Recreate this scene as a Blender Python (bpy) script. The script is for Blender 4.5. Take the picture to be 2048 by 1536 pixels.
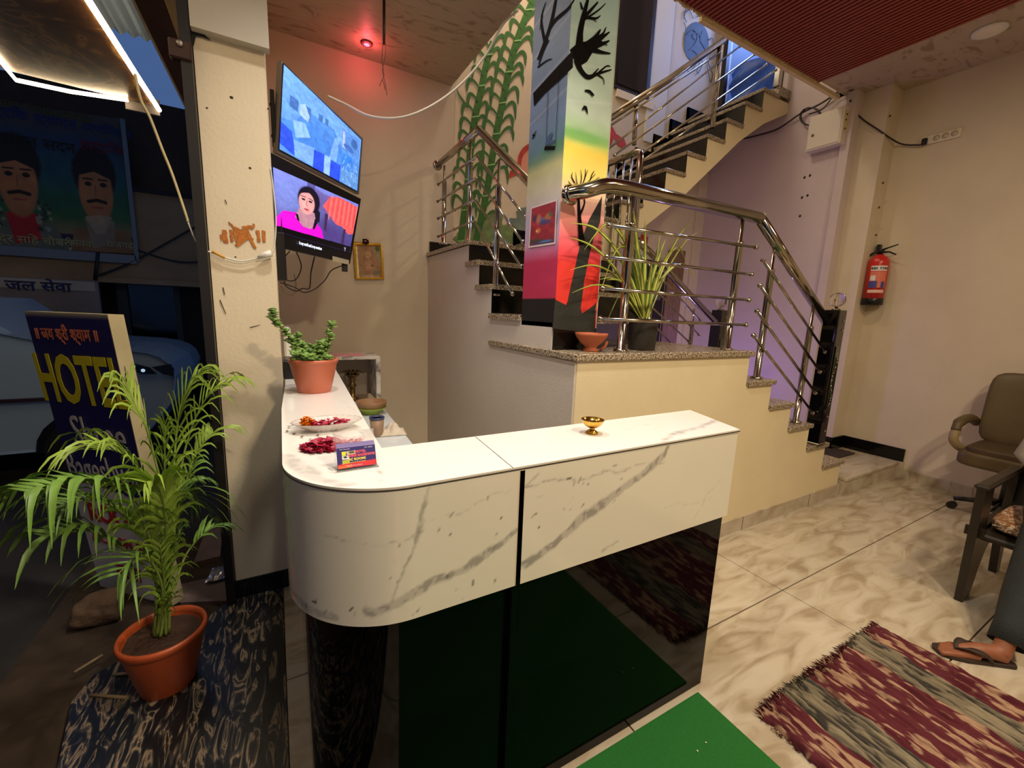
import bpy, bmesh, math, random
import numpy as np
from mathutils import Vector, Matrix
random.seed(7); rng = np.random.RandomState(7)
for o in list(bpy.data.objects): bpy.data.objects.remove(o)
SC = bpy.context.scene; COL = SC.collection
PI = math.pi

# ---------------------------------------------------------------- camera, world, lights, exposure
FPX = 838.1
YAW, PIT, ROL = math.radians(60.36691616), math.radians(-9.68607572), math.radians(2.23079837)
CP = Vector((0, 0, 1.5))
_f = Vector((math.cos(PIT)*math.cos(YAW), math.cos(PIT)*math.sin(YAW), math.sin(PIT)))
_r = Vector((math.sin(YAW), -math.cos(YAW), 0)); _u = _r.cross(_f)
RT = _r*math.cos(ROL) + _u*math.sin(ROL); UP = -_r*math.sin(ROL) + _u*math.cos(ROL); FW = _f
cd = bpy.data.cameras.new('camera'); cam = bpy.data.objects.new('camera', cd); COL.objects.link(cam)
cd.sensor_width = 36; cd.lens = 36*FPX/2048; cd.clip_start = 0.02; cd.clip_end = 200
M = Matrix((RT, UP, -FW)).transposed().to_4x4(); M.translation = CP; cam.matrix_world = M
SC.camera = cam
vs = SC.view_settings; vs.view_transform = 'Standard'; vs.look = 'None'; vs.gamma = 1; vs.use_curve_mapping = False
vs.exposure = 0.0

W = bpy.data.worlds.new('dusk_sky'); SC.world = W; W.use_nodes = True
W.node_tree.nodes['Background'].inputs[0].default_value = (0.17, 0.33, 0.78, 1)
W.node_tree.nodes['Background'].inputs[1].default_value = 0.34

def lamp(name, kind, loc, energy, color, size=0.1, aim=None, **k):
    l = bpy.data.lights.new(name, kind); l.energy = energy; l.color = color
    if kind == 'AREA': l.shape = k.get('shape', 'DISK'); l.size = size; l.size_y = k.get('size_y', size); l.spread = k.get('spread', PI)
    else: l.shadow_soft_size = size
    if kind == 'SPOT': l.spot_size = k.get('angle', 2.2); l.spot_blend = k.get('blend', .6)
    o = bpy.data.objects.new(name, l); COL.objects.link(o); o.location = loc
    if aim is not None: o.rotation_euler = (Vector(aim)-Vector(loc)).to_track_quat('-Z', 'Y').to_euler()
    return o
WARM = (1, .80, .54)
lamp('counter_downlight', 'SPOT', (0.95, 0.9, 3.40), 125, (1, .91, .79), .06, aim=(0.95, 0.95, 0), angle=2.0, blend=.8)
lamp('counter_left_downlight', 'SPOT', (0.25, 1.6, 3.40), 85, (1, .92, .81), .06, aim=(0.25, 1.7, 0), angle=1.7, blend=.8)
lamp('lobby_downlight', 'AREA', (1.1, -0.9, 3.42), 78, WARM, .25, aim=(1.1, -0.9, 0))
lamp('lobby_far_downlight', 'AREA', (2.9, -0.6, 3.68), 44, WARM, .25, aim=(2.9, -0.4, 0))
lamp('lobby_deep_downlight', 'AREA', (4.3, -1.8, 3.68), 10, WARM, .25, aim=(4.3, -1.8, 0))
lamp('stair_downlight', 'AREA', (3.6, 1.7, 3.68), 10, WARM, .2, aim=(3.6, 1.7, 0))
lamp('alcove_lamp', 'AREA', (0.75, 2.6, 3.42), 6, (1, .82, .62), .3, aim=(0.75, 2.6, 0))
lamp('stairwell_lamp', 'POINT', (2.2, 3.3, 5.6), 60, (1, .9, .76), .15)
lamp('under_stair_violet_lamp', 'POINT', (4.25, 3.2, 0.75), 15, (.42, .28, 1), .08)
lamp('upstairs_daylight', 'AREA', (5.9, 3.5, 5.6), 60, (.25, .42, 1), .8, aim=(4.5, 3.6, 4.4))

# ---------------------------------------------------------------- helpers
def at(px, py, ax, val, off=0.0):
    d = RT*((px-1024)/FPX) - UP*((py-768)/FPX) + FW
    t = (val-CP[ax])/d[ax]; p = CP + d*t
    if off: p[ax] += off
    return p
def s2l(c):
    o = []
    for v in c:
        v /= 255.0; o.append(v/12.92 if v <= .04045 else ((v+.055)/1.055)**2.4)
    return tuple(o)
def L3(r, g, b): return s2l((r, g, b))
_mats = {}
def mat(name, rgb=(200, 200, 200), rough=.6, metal=0., spec=.5, emit=None, es=0., noise=0., nscale=8., bump=0., bscale=40., trans=0., vcol=False, alpha=1., coat=0., aniso=None, stretch=(1, 1, 1), lin=None):
    if name in _mats: return _mats[name]
    m = bpy.data.materials.new(name); m.use_nodes = True; nt = m.node_tree; N = nt.nodes; Lk = nt.links
    b = N['Principled BSDF']; c = lin if lin else s2l(rgb)
    b.inputs['Base Color'].default_value = (*c, 1); b.inputs['Roughness'].default_value = rough
    b.inputs['Metallic'].default_value = metal; b.inputs['Specular IOR Level'].default_value = spec
    b.inputs['Transmission Weight'].default_value = trans; b.inputs['Alpha'].default_value = alpha
    b.inputs['Coat Weight'].default_value = coat
    src = None
    if vcol:
        a = N.new('ShaderNodeAttribute'); a.attribute_name = 'paint'; src = a.outputs['Color']
        Lk.new(src, b.inputs['Base Color'])
    if noise or bump:
        tc = N.new('ShaderNodeTexCoord'); mp = N.new('ShaderNodeMapping'); Lk.new(tc.outputs['Object'], mp.inputs[0]); mp.inputs['Scale'].default_value = stretch
    if noise:
        n = N.new('ShaderNodeTexNoise'); n.inputs['Scale'].default_value = nscale; n.inputs['Detail'].default_value = 5; n.inputs['Roughness'].default_value = .6
        Lk.new(mp.outputs[0], n.inputs['Vector'])
        mr = N.new('ShaderNodeMapRange'); Lk.new(n.outputs['Fac'], mr.inputs[0]); mr.inputs[1].default_value = .3; mr.inputs[2].default_value = .7
        mr.inputs[3].default_value = 1-noise; mr.inputs[4].default_value = 1+noise*.5
        mx = N.new('ShaderNodeMix'); mx.data_type = 'RGBA'; mx.blend_type = 'MULTIPLY'; mx.inputs[0].default_value = 1
        if src: Lk.new(src, mx.inputs[6])
        else: mx.inputs[6].default_value = (*c, 1)
        Lk.new(mr.outputs[0], mx.inputs[7]); Lk.new(mx.outputs[2], b.inputs['Base Color']); src = mx.outputs[2]
    if bump:
        n = N.new('ShaderNodeTexNoise'); n.inputs['Scale'].default_value = bscale; n.inputs['Detail'].default_value = 4
        Lk.new(mp.outputs[0], n.inputs['Vector'])
        bp = N.new('ShaderNodeBump'); bp.inputs['Strength'].default_value = bump; bp.inputs['Distance'].default_value = .01
        Lk.new(n.outputs['Fac'], bp.inputs['Height']); Lk.new(bp.outputs[0], b.inputs['Normal'])
    if emit is not None or es:
        if emit is not None: b.inputs['Emission Color'].default_value = (*s2l(emit), 1)
        elif src: Lk.new(src, b.inputs['Emission Color'])
        b.inputs['Emission Strength'].default_value = es
    _mats[name] = m; return m
def ramp_mat(name, stops, rough=.5, scale=4., detail=6., dist=1.5, stretch=(1, 1, 1), bump=0., kind='noise', rot=(0, 0, 0), spec=.5, coat=0.):
    if name in _mats: return _mats[name]
    m = bpy.data.materials.new(name); m.use_nodes = True; nt = m.node_tree; N = nt.nodes; Lk = nt.links
    b = N['Principled BSDF']; b.inputs['Roughness'].default_value = rough; b.inputs['Specular IOR Level'].default_value = spec; b.inputs['Coat Weight'].default_value = coat
    tc = N.new('ShaderNodeTexCoord'); mp = N.new('ShaderNodeMapping'); Lk.new(tc.outputs['Object'], mp.inputs[0]); mp.inputs['Scale'].default_value = stretch; mp.inputs['Rotation'].default_value = rot
    if kind == 'noise':
        n = N.new('ShaderNodeTexNoise'); n.inputs['Scale'].default_value = scale; n.inputs['Detail'].default_value = detail; n.inputs['Distortion'].default_value = dist; o = n.outputs['Fac']
    else:
        n = N.new('ShaderNodeTexWave'); n.inputs['Scale'].default_value = scale; n.inputs['Distortion'].default_value = dist; n.inputs['Detail'].default_value = detail; n.inputs['Detail Scale'].default_value = 1.2; o = n.outputs['Fac']
    Lk.new(mp.outputs[0], n.inputs['Vector'])
    r = N.new('ShaderNodeValToRGB'); Lk.new(o, r.inputs[0])
    e = r.color_ramp.elements
    while len(e) < len(stops): e.new(.5)
    for k, (p, c) in enumerate(stops): e[k].position = p; e[k].color = (*s2l(c), 1)
    Lk.new(r.outputs[0], b.inputs['Base Color'])
    if bump:
        bp = N.new('ShaderNodeBump'); bp.inputs['Strength'].default_value = bump; bp.inputs['Distance'].default_value = .01
        Lk.new(o, bp.inputs['Height']); Lk.new(bp.outputs[0], b.inputs['Normal'])
    _mats[name] = m; return m

def clean(n): return n
def wloc(o):
    l = Vector((0, 0, 0))
    while o: l += o.location; o = o.parent
    return l
class MB:
    """collects geometry in world coordinates and links it as ONE mesh object"""
    def __init__(s): s.v = []; s.f = []; s.sm = []; s.col = None
    def add(s, vs_, fs, smooth=False):
        b = len(s.v); s.v += [tuple(x) for x in vs_]; s.f += [tuple(i+b for i in f) for f in fs]; s.sm += [smooth]*len(fs); return s
    def box(s, x0, x1, y0, y1, z0, z1):
        v = [(x, y, z) for z in (z0, z1) for y in (y0, y1) for x in (x0, x1)]
        return s.add(v, [(0, 2, 3, 1), (4, 5, 7, 6), (0, 1, 5, 4), (2, 6, 7, 3), (0, 4, 6, 2), (1, 3, 7, 5)])
    def bev(s, x0, x1, y0, y1, z0, z1, b=.005):
        bm = bmesh.new(); bmesh.ops.create_cube(bm, size=1)
        for v in bm.verts: v.co = Vector(((x0+x1)/2+v.co.x*(x1-x0), (y0+y1)/2+v.co.y*(y1-y0), (z0+z1)/2+v.co.z*(z1-z0)))
        bmesh.ops.bevel(bm, geom=bm.edges[:], offset=b, segments=1, affect='EDGES', profile=.5)
        return s.bm(bm)
    def bm(s, bm, smooth=False):
        bm.verts.index_update(); s.add([v.co[:] for v in bm.verts], [[v.index for v in f.verts] for f in bm.faces], smooth); bm.free(); return s
    def prism(s, pts, axis, a, b):
        """extrude a 2-D polygon (in the two other axes, in order) from a to b along axis"""
        def mk(p, t):
            q = [p[0], p[1]]; q.insert(axis, t); return tuple(q)
        n = len(pts); v = [mk(p, a) for p in pts]+[mk(p, b) for p in pts]
        return s.add(v, [tuple(range(n)), tuple(range(2*n-1, n-1, -1))]+[(i, i+n, (i+1) % n+n, (i+1) % n) for i in range(n)])
    def tube(s, pts, r, n=8, cap=True):
        pts = [Vector(p) for p in pts]; m = len(pts); rs = r if hasattr(r, '__len__') else [r]*m
        v = []; up = None
        for i, p in enumerate(pts):
            t = (pts[min(i+1, m-1)]-pts[max(i-1, 0)]); t = t.normalized() if t.length > 1e-9 else Vector((0, 0, 1))
            if up is None: up = t.orthogonal().normalized()
            up = (up-t*up.dot(t)); up = up.normalized() if up.length > 1e-6 else t.orthogonal().normalized()
            w = t.cross(up)
            for k in range(n):
                a = 2*PI*k/n; v.append(p+(up*math.cos(a)+w*math.sin(a))*rs[i])
        f = [(i*n+k, i*n+(k+1) % n, (i+1)*n+(k+1) % n, (i+1)*n+k) for i in range(m-1) for k in range(n)]
        s.add(v, f, True)
        if cap: b = len(s.v)-m*n; s.f += [tuple(b+k for k in range(n-1, -1, -1)), tuple(b+(m-1)*n+k for k in range(n))]; s.sm += [False]*2
        return s
    def lathe(s, c, prof, n=24, sx=1, sy=1, ripple=0, rn=12):
        v = []; m = len(prof)
        for r, z in prof:
            for k in range(n):
                a = 2*PI*k/n; rr = r*(1+ripple*math.cos(rn*a)); v.append((c[0]+rr*sx*math.cos(a), c[1]+rr*sy*math.sin(a), c[2]+z))
        f = [(i*n+k, i*n+(k+1) % n, (i+1)*n+(k+1) % n, (i+1)*n+k) for i in range(m-1) for k in range(n)]
        s.add(v, f, True); b = len(s.v)-m*n
        if prof[0][0] > 1e-4: s.f.append(tuple(b+k for k in range(n-1, -1, -1))); s.sm.append(False)
        if prof[-1][0] > 1e-4: s.f.append(tuple(b+(m-1)*n+k for k in range(n))); s.sm.append(False)
        return s
    def ball(s, c, r, seg=10, sc=(1, 1, 1)):
        bm = bmesh.new(); bmesh.ops.create_uvsphere(bm, u_segments=seg, v_segments=max(4, seg//2+1), radius=r)
        for v in bm.verts: v.co = Vector((v.co.x*sc[0], v.co.y*sc[1], v.co.z*sc[2]))+Vector(c)
        return s.bm(bm, True)
    def ribbon(s, pts, w, nrm, lift=0.):
        pts = [Vector(p) for p in pts]; nrm = Vector(nrm); m = len(pts); ws = w if hasattr(w, '__len__') else [w]*m; v = []
        for i, p in enumerate(pts):
            t = (pts[min(i+1, m-1)]-pts[max(i-1, 0)]).normalized(); sd = t.cross(nrm).normalized()
            v += [p+nrm*lift-sd*ws[i]/2, p+nrm*lift+sd*ws[i]/2]
        return s.add(v, [(2*i, 2*i+1, 2*i+3, 2*i+2) for i in range(m-1)])
    def leaf(s, pts, w, side, fold=0.):
        """tapering leaf along pts; side = width direction"""
        pts = [Vector(p) for p in pts]; m = len(pts); v = []
        for i, p in enumerate(pts):
            t = (pts[min(i+1, m-1)]-pts[max(i-1, 0)]).normalized(); sd = Vector(side); sd = sd-t*sd.dot(t)
            sd = sd.normalized() if sd.length > 1e-6 else t.orthogonal()
            u = i/(m-1); ww = w*min(1, 3.2*u+.35)*(1-u**2.2)+.0006
            nn = t.cross(sd)
            v += [p-sd*ww/2+nn*fold*ww, p, p+sd*ww/2+nn*fold*ww]
        f = []
        for i in range(m-1): f += [(3*i, 3*i+1, 3*i+4, 3*i+3), (3*i+1, 3*i+2, 3*i+5, 3*i+4)]
        return s.add(v, f, True)
    def build(s, name, m, parent=None, kind=None, solid=0., cols=None, bevel=0.):
        me = bpy.data.meshes.new(name)
        if parent is not None: off = wloc(parent)
        else:
            A = np.array(s.v); off = Vector(((A[:, 0].min()+A[:, 0].max())/2, (A[:, 1].min()+A[:, 1].max())/2, A[:, 2].min()))
        me.from_pydata([tuple(Vector(v)-off) for v in s.v], [], s.f)
        me.polygons.foreach_set('use_smooth', s.sm)
        ms = m if isinstance(m, (list, tuple)) else [m]
        for q in ms: me.materials.append(q)
        if cols is not None:
            a = me.color_attributes.new('paint', 'FLOAT_COLOR', 'POINT')
            a.data.foreach_set('color', np.asarray(cols, dtype=np.float32).ravel())
        bm = bmesh.new(); bm.from_mesh(me); bmesh.ops.recalc_face_normals(bm, faces=bm.faces[:]) if cols is None else None; bm.to_mesh(me); bm.free()
        me.update()
        o = bpy.data.objects.new(name, me); COL.objects.link(o)
        if parent is not None: o.parent = parent
        else: o.location = off
        if solid: md = o.modifiers.new('thickness', 'SOLIDIFY'); md.thickness = solid; md.offset = 0
        if bevel: md = o.modifiers.new('bevel', 'BEVEL'); md.width = bevel; md.segments = 2
        if kind: o['kind'] = kind
        return o
def thing(name, label, cat, loc=(0, 0, 0), group=None):
    o = bpy.data.objects.new(name, None); COL.objects.link(o); o.location = loc; o.empty_display_size = .05
    o['label'] = label; o['category'] = cat
    if group: o['group'] = group
    return o
def tag(o, label, cat, group=None):
    o['label'] = label; o['category'] = cat
    if group: o['group'] = group
    return o
def struct(name, mb, m, parent=None, **k):
    return mb.build(name, m, parent, kind=None if parent else 'structure', **k)
# ---- numpy painting
_G = rng.rand(256, 256)
def vn(x, y):
    xi = np.floor(x).astype(int); yi = np.floor(y).astype(int); fx = x-xi; fy = y-yi; fx = fx*fx*(3-2*fx); fy = fy*fy*(3-2*fy)
    g = lambda a, b: _G[a % 256, b % 256]
    return (g(xi, yi)*(1-fx)+g(xi+1, yi)*fx)*(1-fy)+(g(xi, yi+1)*(1-fx)+g(xi+1, yi+1)*fx)*fy
def fbm(x, y, o=5):
    s = 0; a = .5; t = 0
    for k in range(o): s = s+a*vn(x*2**k+13*k, y*2**k+7*k); t += a; a *= .5
    return s/t
def segd(x, y, pl):
    d = np.full(x.shape, 1e9); tt = np.zeros(x.shape); n = len(pl)-1
    for i in range(n):
        ax, ay = pl[i]; bx, by = pl[i+1]; dx, dy = bx-ax, by-ay; L = dx*dx+dy*dy+1e-12
        t = np.clip(((x-ax)*dx+(y-ay)*dy)/L, 0, 1); q = np.hypot(x-ax-t*dx, y-ay-t*dy); k = q < d
        d = np.where(k, q, d); tt = np.where(k, (i+t)/n, tt)
    return d, tt
def inpoly(x, y, pl):
    c = np.zeros(x.shape, bool); n = len(pl)
    for i in range(n):
        x0, y0 = pl[i]; x1, y1 = pl[(i+1) % n]
        if y0 == y1: continue
        k = ((y0 > y) != (y1 > y)) & (x < (x1-x0)*(y-y0)/(y1-y0)+x0); c ^= k
    return c
class Cv:
    def __init__(s, nx, ny, bg): 
        s.nx, s.ny = nx, ny; u, v = np.meshgrid(np.linspace(0, 1, nx), np.linspace(0, 1, ny)); s.u, s.v = u, v
        s.c = np.ones((ny, nx, 4)); s.c[..., :3] = s2l(bg)
    def mix(s, m, rgb, lin=False):
        m = np.clip(m.astype(float), 0, 1)[..., None]; s.c[..., :3] = s.c[..., :3]*(1-m)+np.array(rgb if lin else s2l(rgb))*m; return s
    def poly(s, pl, rgb, a=1., j=0.):
        x = s.u+(fbm(s.u*20, s.v*20)-.5)*j; y = s.v+(fbm(s.u*20+50, s.v*20)-.5)*j
        return s.mix(inpoly(x, y, pl)*a, rgb)
    def ell(s, cx, cy, rx, ry, rgb, a=1., soft=.05, rot=0.):
        x = s.u-cx; y = s.v-cy; c_, s_ = math.cos(rot), math.sin(rot); X = (x*c_+y*s_)/rx; Y = (-x*s_+y*c_)/ry
        return s.mix(np.clip((1-np.hypot(X, Y))/soft, 0, 1)*a, rgb)
    def line(s, pl, w, rgb, a=1., soft=.3, asp=1.):
        d, t = segd(s.u*asp, s.v, [(p[0]*asp, p[1]) for p in pl]); return s.mix(np.clip((w-d)/(w*soft), 0, 1)*a, rgb)
    def grad(s, stops):
        k = [p for p, c in stops]; C = np.array([s2l(c) for p, c in stops])
        for i in range(3): s.c[..., i] = np.interp(s.v, k, C[:, i])
        return s
    def mod(s, amp, sx=8, sy=8): s.c[..., :3] *= (1+amp*(fbm(s.u*sx, s.v*sy)-.5)*2)[..., None]; return s
def canvas(name, cv, TL, TR, BR, BL, m, parent=None, kind=None, thick=0.):
    TL, TR, BR, BL = [np.array(q, float) for q in (TL, TR, BR, BL)]
    u = cv.u[..., None]; v = cv.v[..., None]
    P = (TL*(1-u)+TR*u)*(1-v)+(BL*(1-u)+BR*u)*v
    nx, ny = cv.nx, cv.ny; I = np.arange(nx*ny).reshape(ny, nx)
    F = np.stack([I[:-1, :-1], I[1:, :-1], I[1:, 1:], I[:-1, 1:]], -1).reshape(-1, 4)
    mb = MB(); mb.v = [tuple(p) for p in P.reshape(-1, 3)]; mb.f = [tuple(int(i) for i in f) for f in F]; mb.sm = [False]*len(mb.f)
    return mb.build(name, m, parent, kind=kind, cols=cv.c.reshape(-1, 4))
def text(name, body, size, M4, m, parent, ext=.0006, xs=1., bold=0., align='CENTER', shear=0., font=None):
    c = bpy.data.curves.new(name, 'FONT'); c.body = body; c.size = size; c.extrude = ext; c.align_x = align; c.align_y = 'CENTER'; c.offset = bold; c.shear = shear; c.resolution_u = 3
    o = bpy.data.objects.new(name, c); COL.objects.link(o); bpy.context.view_layer.update()
    me = bpy.data.meshes.new_from_object(o.evaluated_get(bpy.context.evaluated_depsgraph_get())); bpy.data.objects.remove(o)
    off = wloc(parent) if parent is not None else Vector((0, 0, 0))
    S = Matrix.Diagonal((xs, 1, 1, 1))
    me.transform(Matrix.Translation(-off) @ M4 @ S); me.materials.clear(); me.materials.append(m)
    o = bpy.data.objects.new(name, me); COL.objects.link(o)
    if parent is not None: o.parent = parent
    return o
def frame(o, x, up, scale=1.):
    """4x4 matrix: origin o, text runs along x, up is up"""
    x = Vector(x).normalized(); up = Vector(up); up = (up-x*up.dot(x)).normalized(); n = x.cross(up)
    m = Matrix((x, up, n)).transposed().to_4x4(); m.translation = Vector(o); return m
def catmull(P, n=6):
    P = [Vector(p) for p in P]; o = []
    for i in range(len(P)-1):
        a, b, c, d = P[max(i-1, 0)], P[i], P[i+1], P[min(i+2, len(P)-1)]
        for k in range(n):
            t = k/n; o.append(.5*((2*b)+(c-a)*t+(2*a-5*b+4*c-d)*t*t+(3*b-a-3*c+d)*t**3))
    o.append(P[-1]); return o

# ---------------------------------------------------------------- materials
CREAM = mat('cream_plaster', (228, 212, 182), .55, noise=.05, nscale=3, bump=.12, bscale=60)
WALLP = mat('pale_plaster', (212, 198, 174), .6, noise=.07, nscale=2.2, bump=.1, bscale=70)
STEPP = mat('yellow_plaster', (230, 215, 178), .6, noise=.06, nscale=2.5, bump=.1, bscale=70)
BLKG = mat('black_granite', (8, 8, 9), .12, noise=.3, nscale=60)
TREAD = ramp_mat('speckled_granite', [(.36, (70, 58, 48)), (.5, (150, 134, 112)), (.62, (190, 176, 152))], .25, scale=95, detail=3, dist=0)
STEEL = mat('polished_steel', (178, 170, 156), .13, 1.0)
CEIL = ramp_mat('marbled_ceiling_laminate', [(.36, (150, 130, 106)), (.43, (178, 160, 136)), (.75, (188, 170, 146))], .5, scale=3.2, detail=6, dist=2.2, stretch=(1, 2.6, 1), rot=(0, 0, .5))
TILE = ramp_mat('cream_floor_tile', [(.34, (158, 142, 118)), (.47, (182, 168, 146)), (.62, (196, 185, 166))], .17, scale=3.2, detail=14, dist=1.1, stretch=(1, 3.4, 1), rot=(0, 0, .5))
GROUT = mat('dark_grout', (70, 56, 44), .9)
BLACK = mat('black_paint', (12, 12, 12), .5)
BROWN = mat('maroon_louvre', (150, 62, 44), .5, noise=.15, nscale=20)
WHITEP = mat('white_plastic', (225, 222, 212), .35)
BLKP = mat('black_plastic', (14, 14, 16), .3)
VC = mat('painted_surface', vcol=True, rough=.6)
VCG = mat('glossy_painted_surface', vcol=True, rough=.16, coat=.3)
VCS = mat('dim_printed_sheet', vcol=True, rough=.7)

# ================================================================ SETTING
# floor
fl = struct('floor', MB().box(-.03, 5.45, -4, 3.95, -.1, -.006), GROUT)
xs = [-.03, 1.08, 2.45, 3.82, 5.19, 5.45]; ys = [-4, -3.27, -2.65, -2.03, -1.41, -.79, -.17, .457, 1.10, 1.70, 2.33, 2.95, 3.57, 3.95]
for i in range(5):
    for j in range(13):
        g = .003
        o = MB().bev(xs[i]+g, xs[i+1]-g, ys[j]+g, ys[j+1]-g, -.012, 0, .0012).build('tile', TILE, fl)
# outside ground and street
struct('floor_street', MB().box(-14, -.9, -6, 14, -.22, -.14).box(-.9, -.23, 2.38, 14, -.22, -.14), mat('asphalt', (52, 48, 44), .95, noise=.3, nscale=5, bump=.4, bscale=60))
GRAN = ramp_mat('dark_veined_granite', [(.0, (12, 13, 15)), (.50, (26, 28, 31)), (.555, (70, 66, 60)), (.60, (150, 130, 104)), (.64, (60, 54, 48)), (.70, (24, 25, 28)), (1, (90, 84, 76))], .28, scale=4.4, detail=10, dist=2.6, kind='noise', stretch=(4.6, 1.0, 1), rot=(0, 0, .15), bump=.1)
p = [(-.03, -2), (-.03, 2.38), (-.25, 2.38), (-.40, 2.20), (-.60, 2.14), (-.70, 2.08), (-.73, 1.95), (-.67, 1.62), (-.72, 1.2), (-.74, -2)]
th = thing('granite_slab', 'dark swirled granite threshold slab under the palm pot', 'slab', (-.35, 1.2, -.12))
MB().prism([q for q in p if q[0] > -.26 or True][:], 2, -.12, -.004).build('bed', mat('mortar', (60, 50, 42), .9), th)
pa = [(-.03, -2), (-.03, 2.375), (-.25, 2.375), (-.37, 2.22), (-.335, 1.5), (-.31, -2)]
pb = [(-.375, 2.21), (-.60, 2.13), (-.70, 2.07), (-.73, 1.95), (-.67, 1.62), (-.72, 1.2), (-.74, -2), (-.315, -2), (-.34, 1.5)]
for q in (pa, pb): MB().prism(q, 2, -.004, .004).build('slab_piece', GRAN, th)
# dirt shoulder
struct('trim_1', MB().prism([(-.74, -2), (-.72, 1.2), (-.67, 1.62), (-.73, 1.95), (-.6, 2.14), (-.4, 2.2), (-.25, 2.38), (-.25, 3.2), (-1.0, 3.2), (-1.1, -2)], 2, -.16, -.03), mat('packed_dirt', (62, 48, 34), .95, noise=.35, nscale=9, bump=.7, bscale=25))

# walls
struct('wall_back', MB().box(-.03, 1.29, 3.95, 4.1, 0, 6.5).box(1.29, 5.1, 3.95, 4.1, 0, 6.5), WALLP)
wb = bpy.data.objects['wall_back']
struct('wall_left', MB().prism([(-.235, 2.35), (.020, 2.35), (.024, 2.37), (.0, 3.95), (-.235, 3.95)], 2, .1, 3.9), CREAM)
struct('baseboard_left', MB().prism([(-.24, 2.34), (.025, 2.34), (.025, 2.5), (-.24, 2.5)], 2, -.02, .1), BLKG)
struct('wall_left_upper', MB().prism([(-.235, 2.3), (.04, 2.3), (.04, 2.35), (-.235, 2.35)], 2, 2.58, 3.9), mat('grey_plaster', (196, 188, 172), .7, noise=.05, nscale=5))
struct('wall_right', MB().box(5.45, 5.6, -4, 2.10, 0, 3.9).box(5.2, 5.6, 2.10, 2.32, 0, 3.9), WALLP)
struct('wall_right_rear', MB().box(5.1, 5.25, 2.32, 3.1, 0, 6.5).box(5.1, 5.25, 3.1, 4.1, 0, 4.02).box(5.1, 5.25, 3.1, 4.1, 5.7, 6.5).box(5.1, 5.25, 3.90, 4.1, 4.02, 5.7).box(5.06, 5.1, 2.32, 2.40, 0, 3.9), mat('lilac_plaster', (206, 190, 186), .6, noise=.06, nscale=2.5, bump=.1, bscale=70))
struct('wall_front', MB().box(-.1, 5.6, -4.1, -4, 0, 3.9).box(-.15, -.03, -4.1, -2.2, 0, 3.9), WALLP)
struct('wall_lilac_corner', MB().box(4.93, 5.1, 3.93, 3.949, 0, 3.4), WALLP)
# baseboards
struct('baseboard_right', MB().box(5.43, 5.45, -4, 1.55, 0, .10).box(5.43, 5.45, 1.55, 1.6, 0, .17), TILE)
struct('baseboard_platform', MB().box(5.435, 5.45, 1.56, 2.10, .17, .30).box(5.2, 5.435, 2.085, 2.10, .17, .30).box(5.185, 5.2, 2.085, 2.32, .17, .30).box(5.085, 5.1, 2.32, 3.9, .17, .3), BLKG)
struct('baseboard_back', MB().box(0.0, 1.29, 3.935, 3.95, 0, .12), TILE)
# ceilings
struct('ceiling', MB().box(-.23, 1.50, -4, 3.95, 3.49, 3.6), CEIL)
struct('ceiling_right', MB().box(1.5, 5.45, -4, 2.45, 3.77, 3.9).box(5.1, 5.45, 2.45, 2.5, 3.77, 3.9), CEIL)
struct('wall_upper', MB().box(1.2, 1.48, -0, 3.95, 3.62, 6.5).box(1.5, 5.25, 2.3, 2.44, 3.9, 6.5), WALLP)
struct('ceiling_upper', MB().box(1.2, 7, 2.3, 4.1, 6.5, 6.6), WALLP)
lv = MB(); y = None
x = 1.52
while x < 4.56:
    lv.box(x, x+.024, -3.5, 2.425, 3.735, 3.772); x += .042
lv.box(1.51, 4.57, -3.5, 2.43, 3.768, 3.776)
lp = lv.build('ceiling_louvre', BROWN, None, kind='structure')
tf = MB(); xx_ = 1.5
while xx_ < 4.57:
    d_ = random.uniform(.012, .03); tf.box(xx_, xx_+d_, 2.432, 2.440+random.uniform(0, .012), 3.735+random.uniform(-.012, .006), 3.775); xx_ += d_
tf.build('trim_5', mat('plaster_fringe', (206, 182, 140), .8), None, kind='structure')
bl = thing('ceiling_batten', 'cream wooden batten along the stairwell ceiling edge', 'batten', (4.0, 2.45, 3.70))
MB().bev(2.90, 5.0, 2.44, 2.475, 3.705, 3.745, .004).build('batten', mat('cream_batten', (226, 205, 160), .5), bl)
rl = thing('ceiling_light', 'unlit round white downlight in the beige ceiling band', 'ceiling light', (4.88, 1.41, 3.765))
MB().lathe((4.88, 1.41, 3.75), [(.0, .0), (.07, .0), (.085, .004), (.088, .02)], 28).build('diffuser', mat('light_disc', (235, 226, 205), .4), rl)
MB().lathe((4.88, 1.41, 3.752), [(.089, .0), (.10, .003), (.10, .018), (.089, .018)], 28).build('rim', WHITEP, rl)
# red ceiling lamp
rd = thing('ceiling_light', 'small glowing red ceiling light over the alcove', 'ceiling light', (.726, 3.70, 3.475))
MB().lathe((.722, 3.72, 3.472), [(0, 0), (.022, .002), (.03, .018)], 16).build('diffuser', mat('red_glow', (255, 90, 100), emit=(255, 60, 80), es=9), rd)
MB().lathe((.722, 3.72, 3.474), [(.03, 0), (.042, .004), (.044, .016), (.03, .016)], 20).build('rim', mat('dark_ring', (90, 60, 55), .5), rd)
lamp('red_ceiling_glow', 'POINT', (.722, 3.70, 3.42), 1.7, (1, .10, .13), .03)

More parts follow.
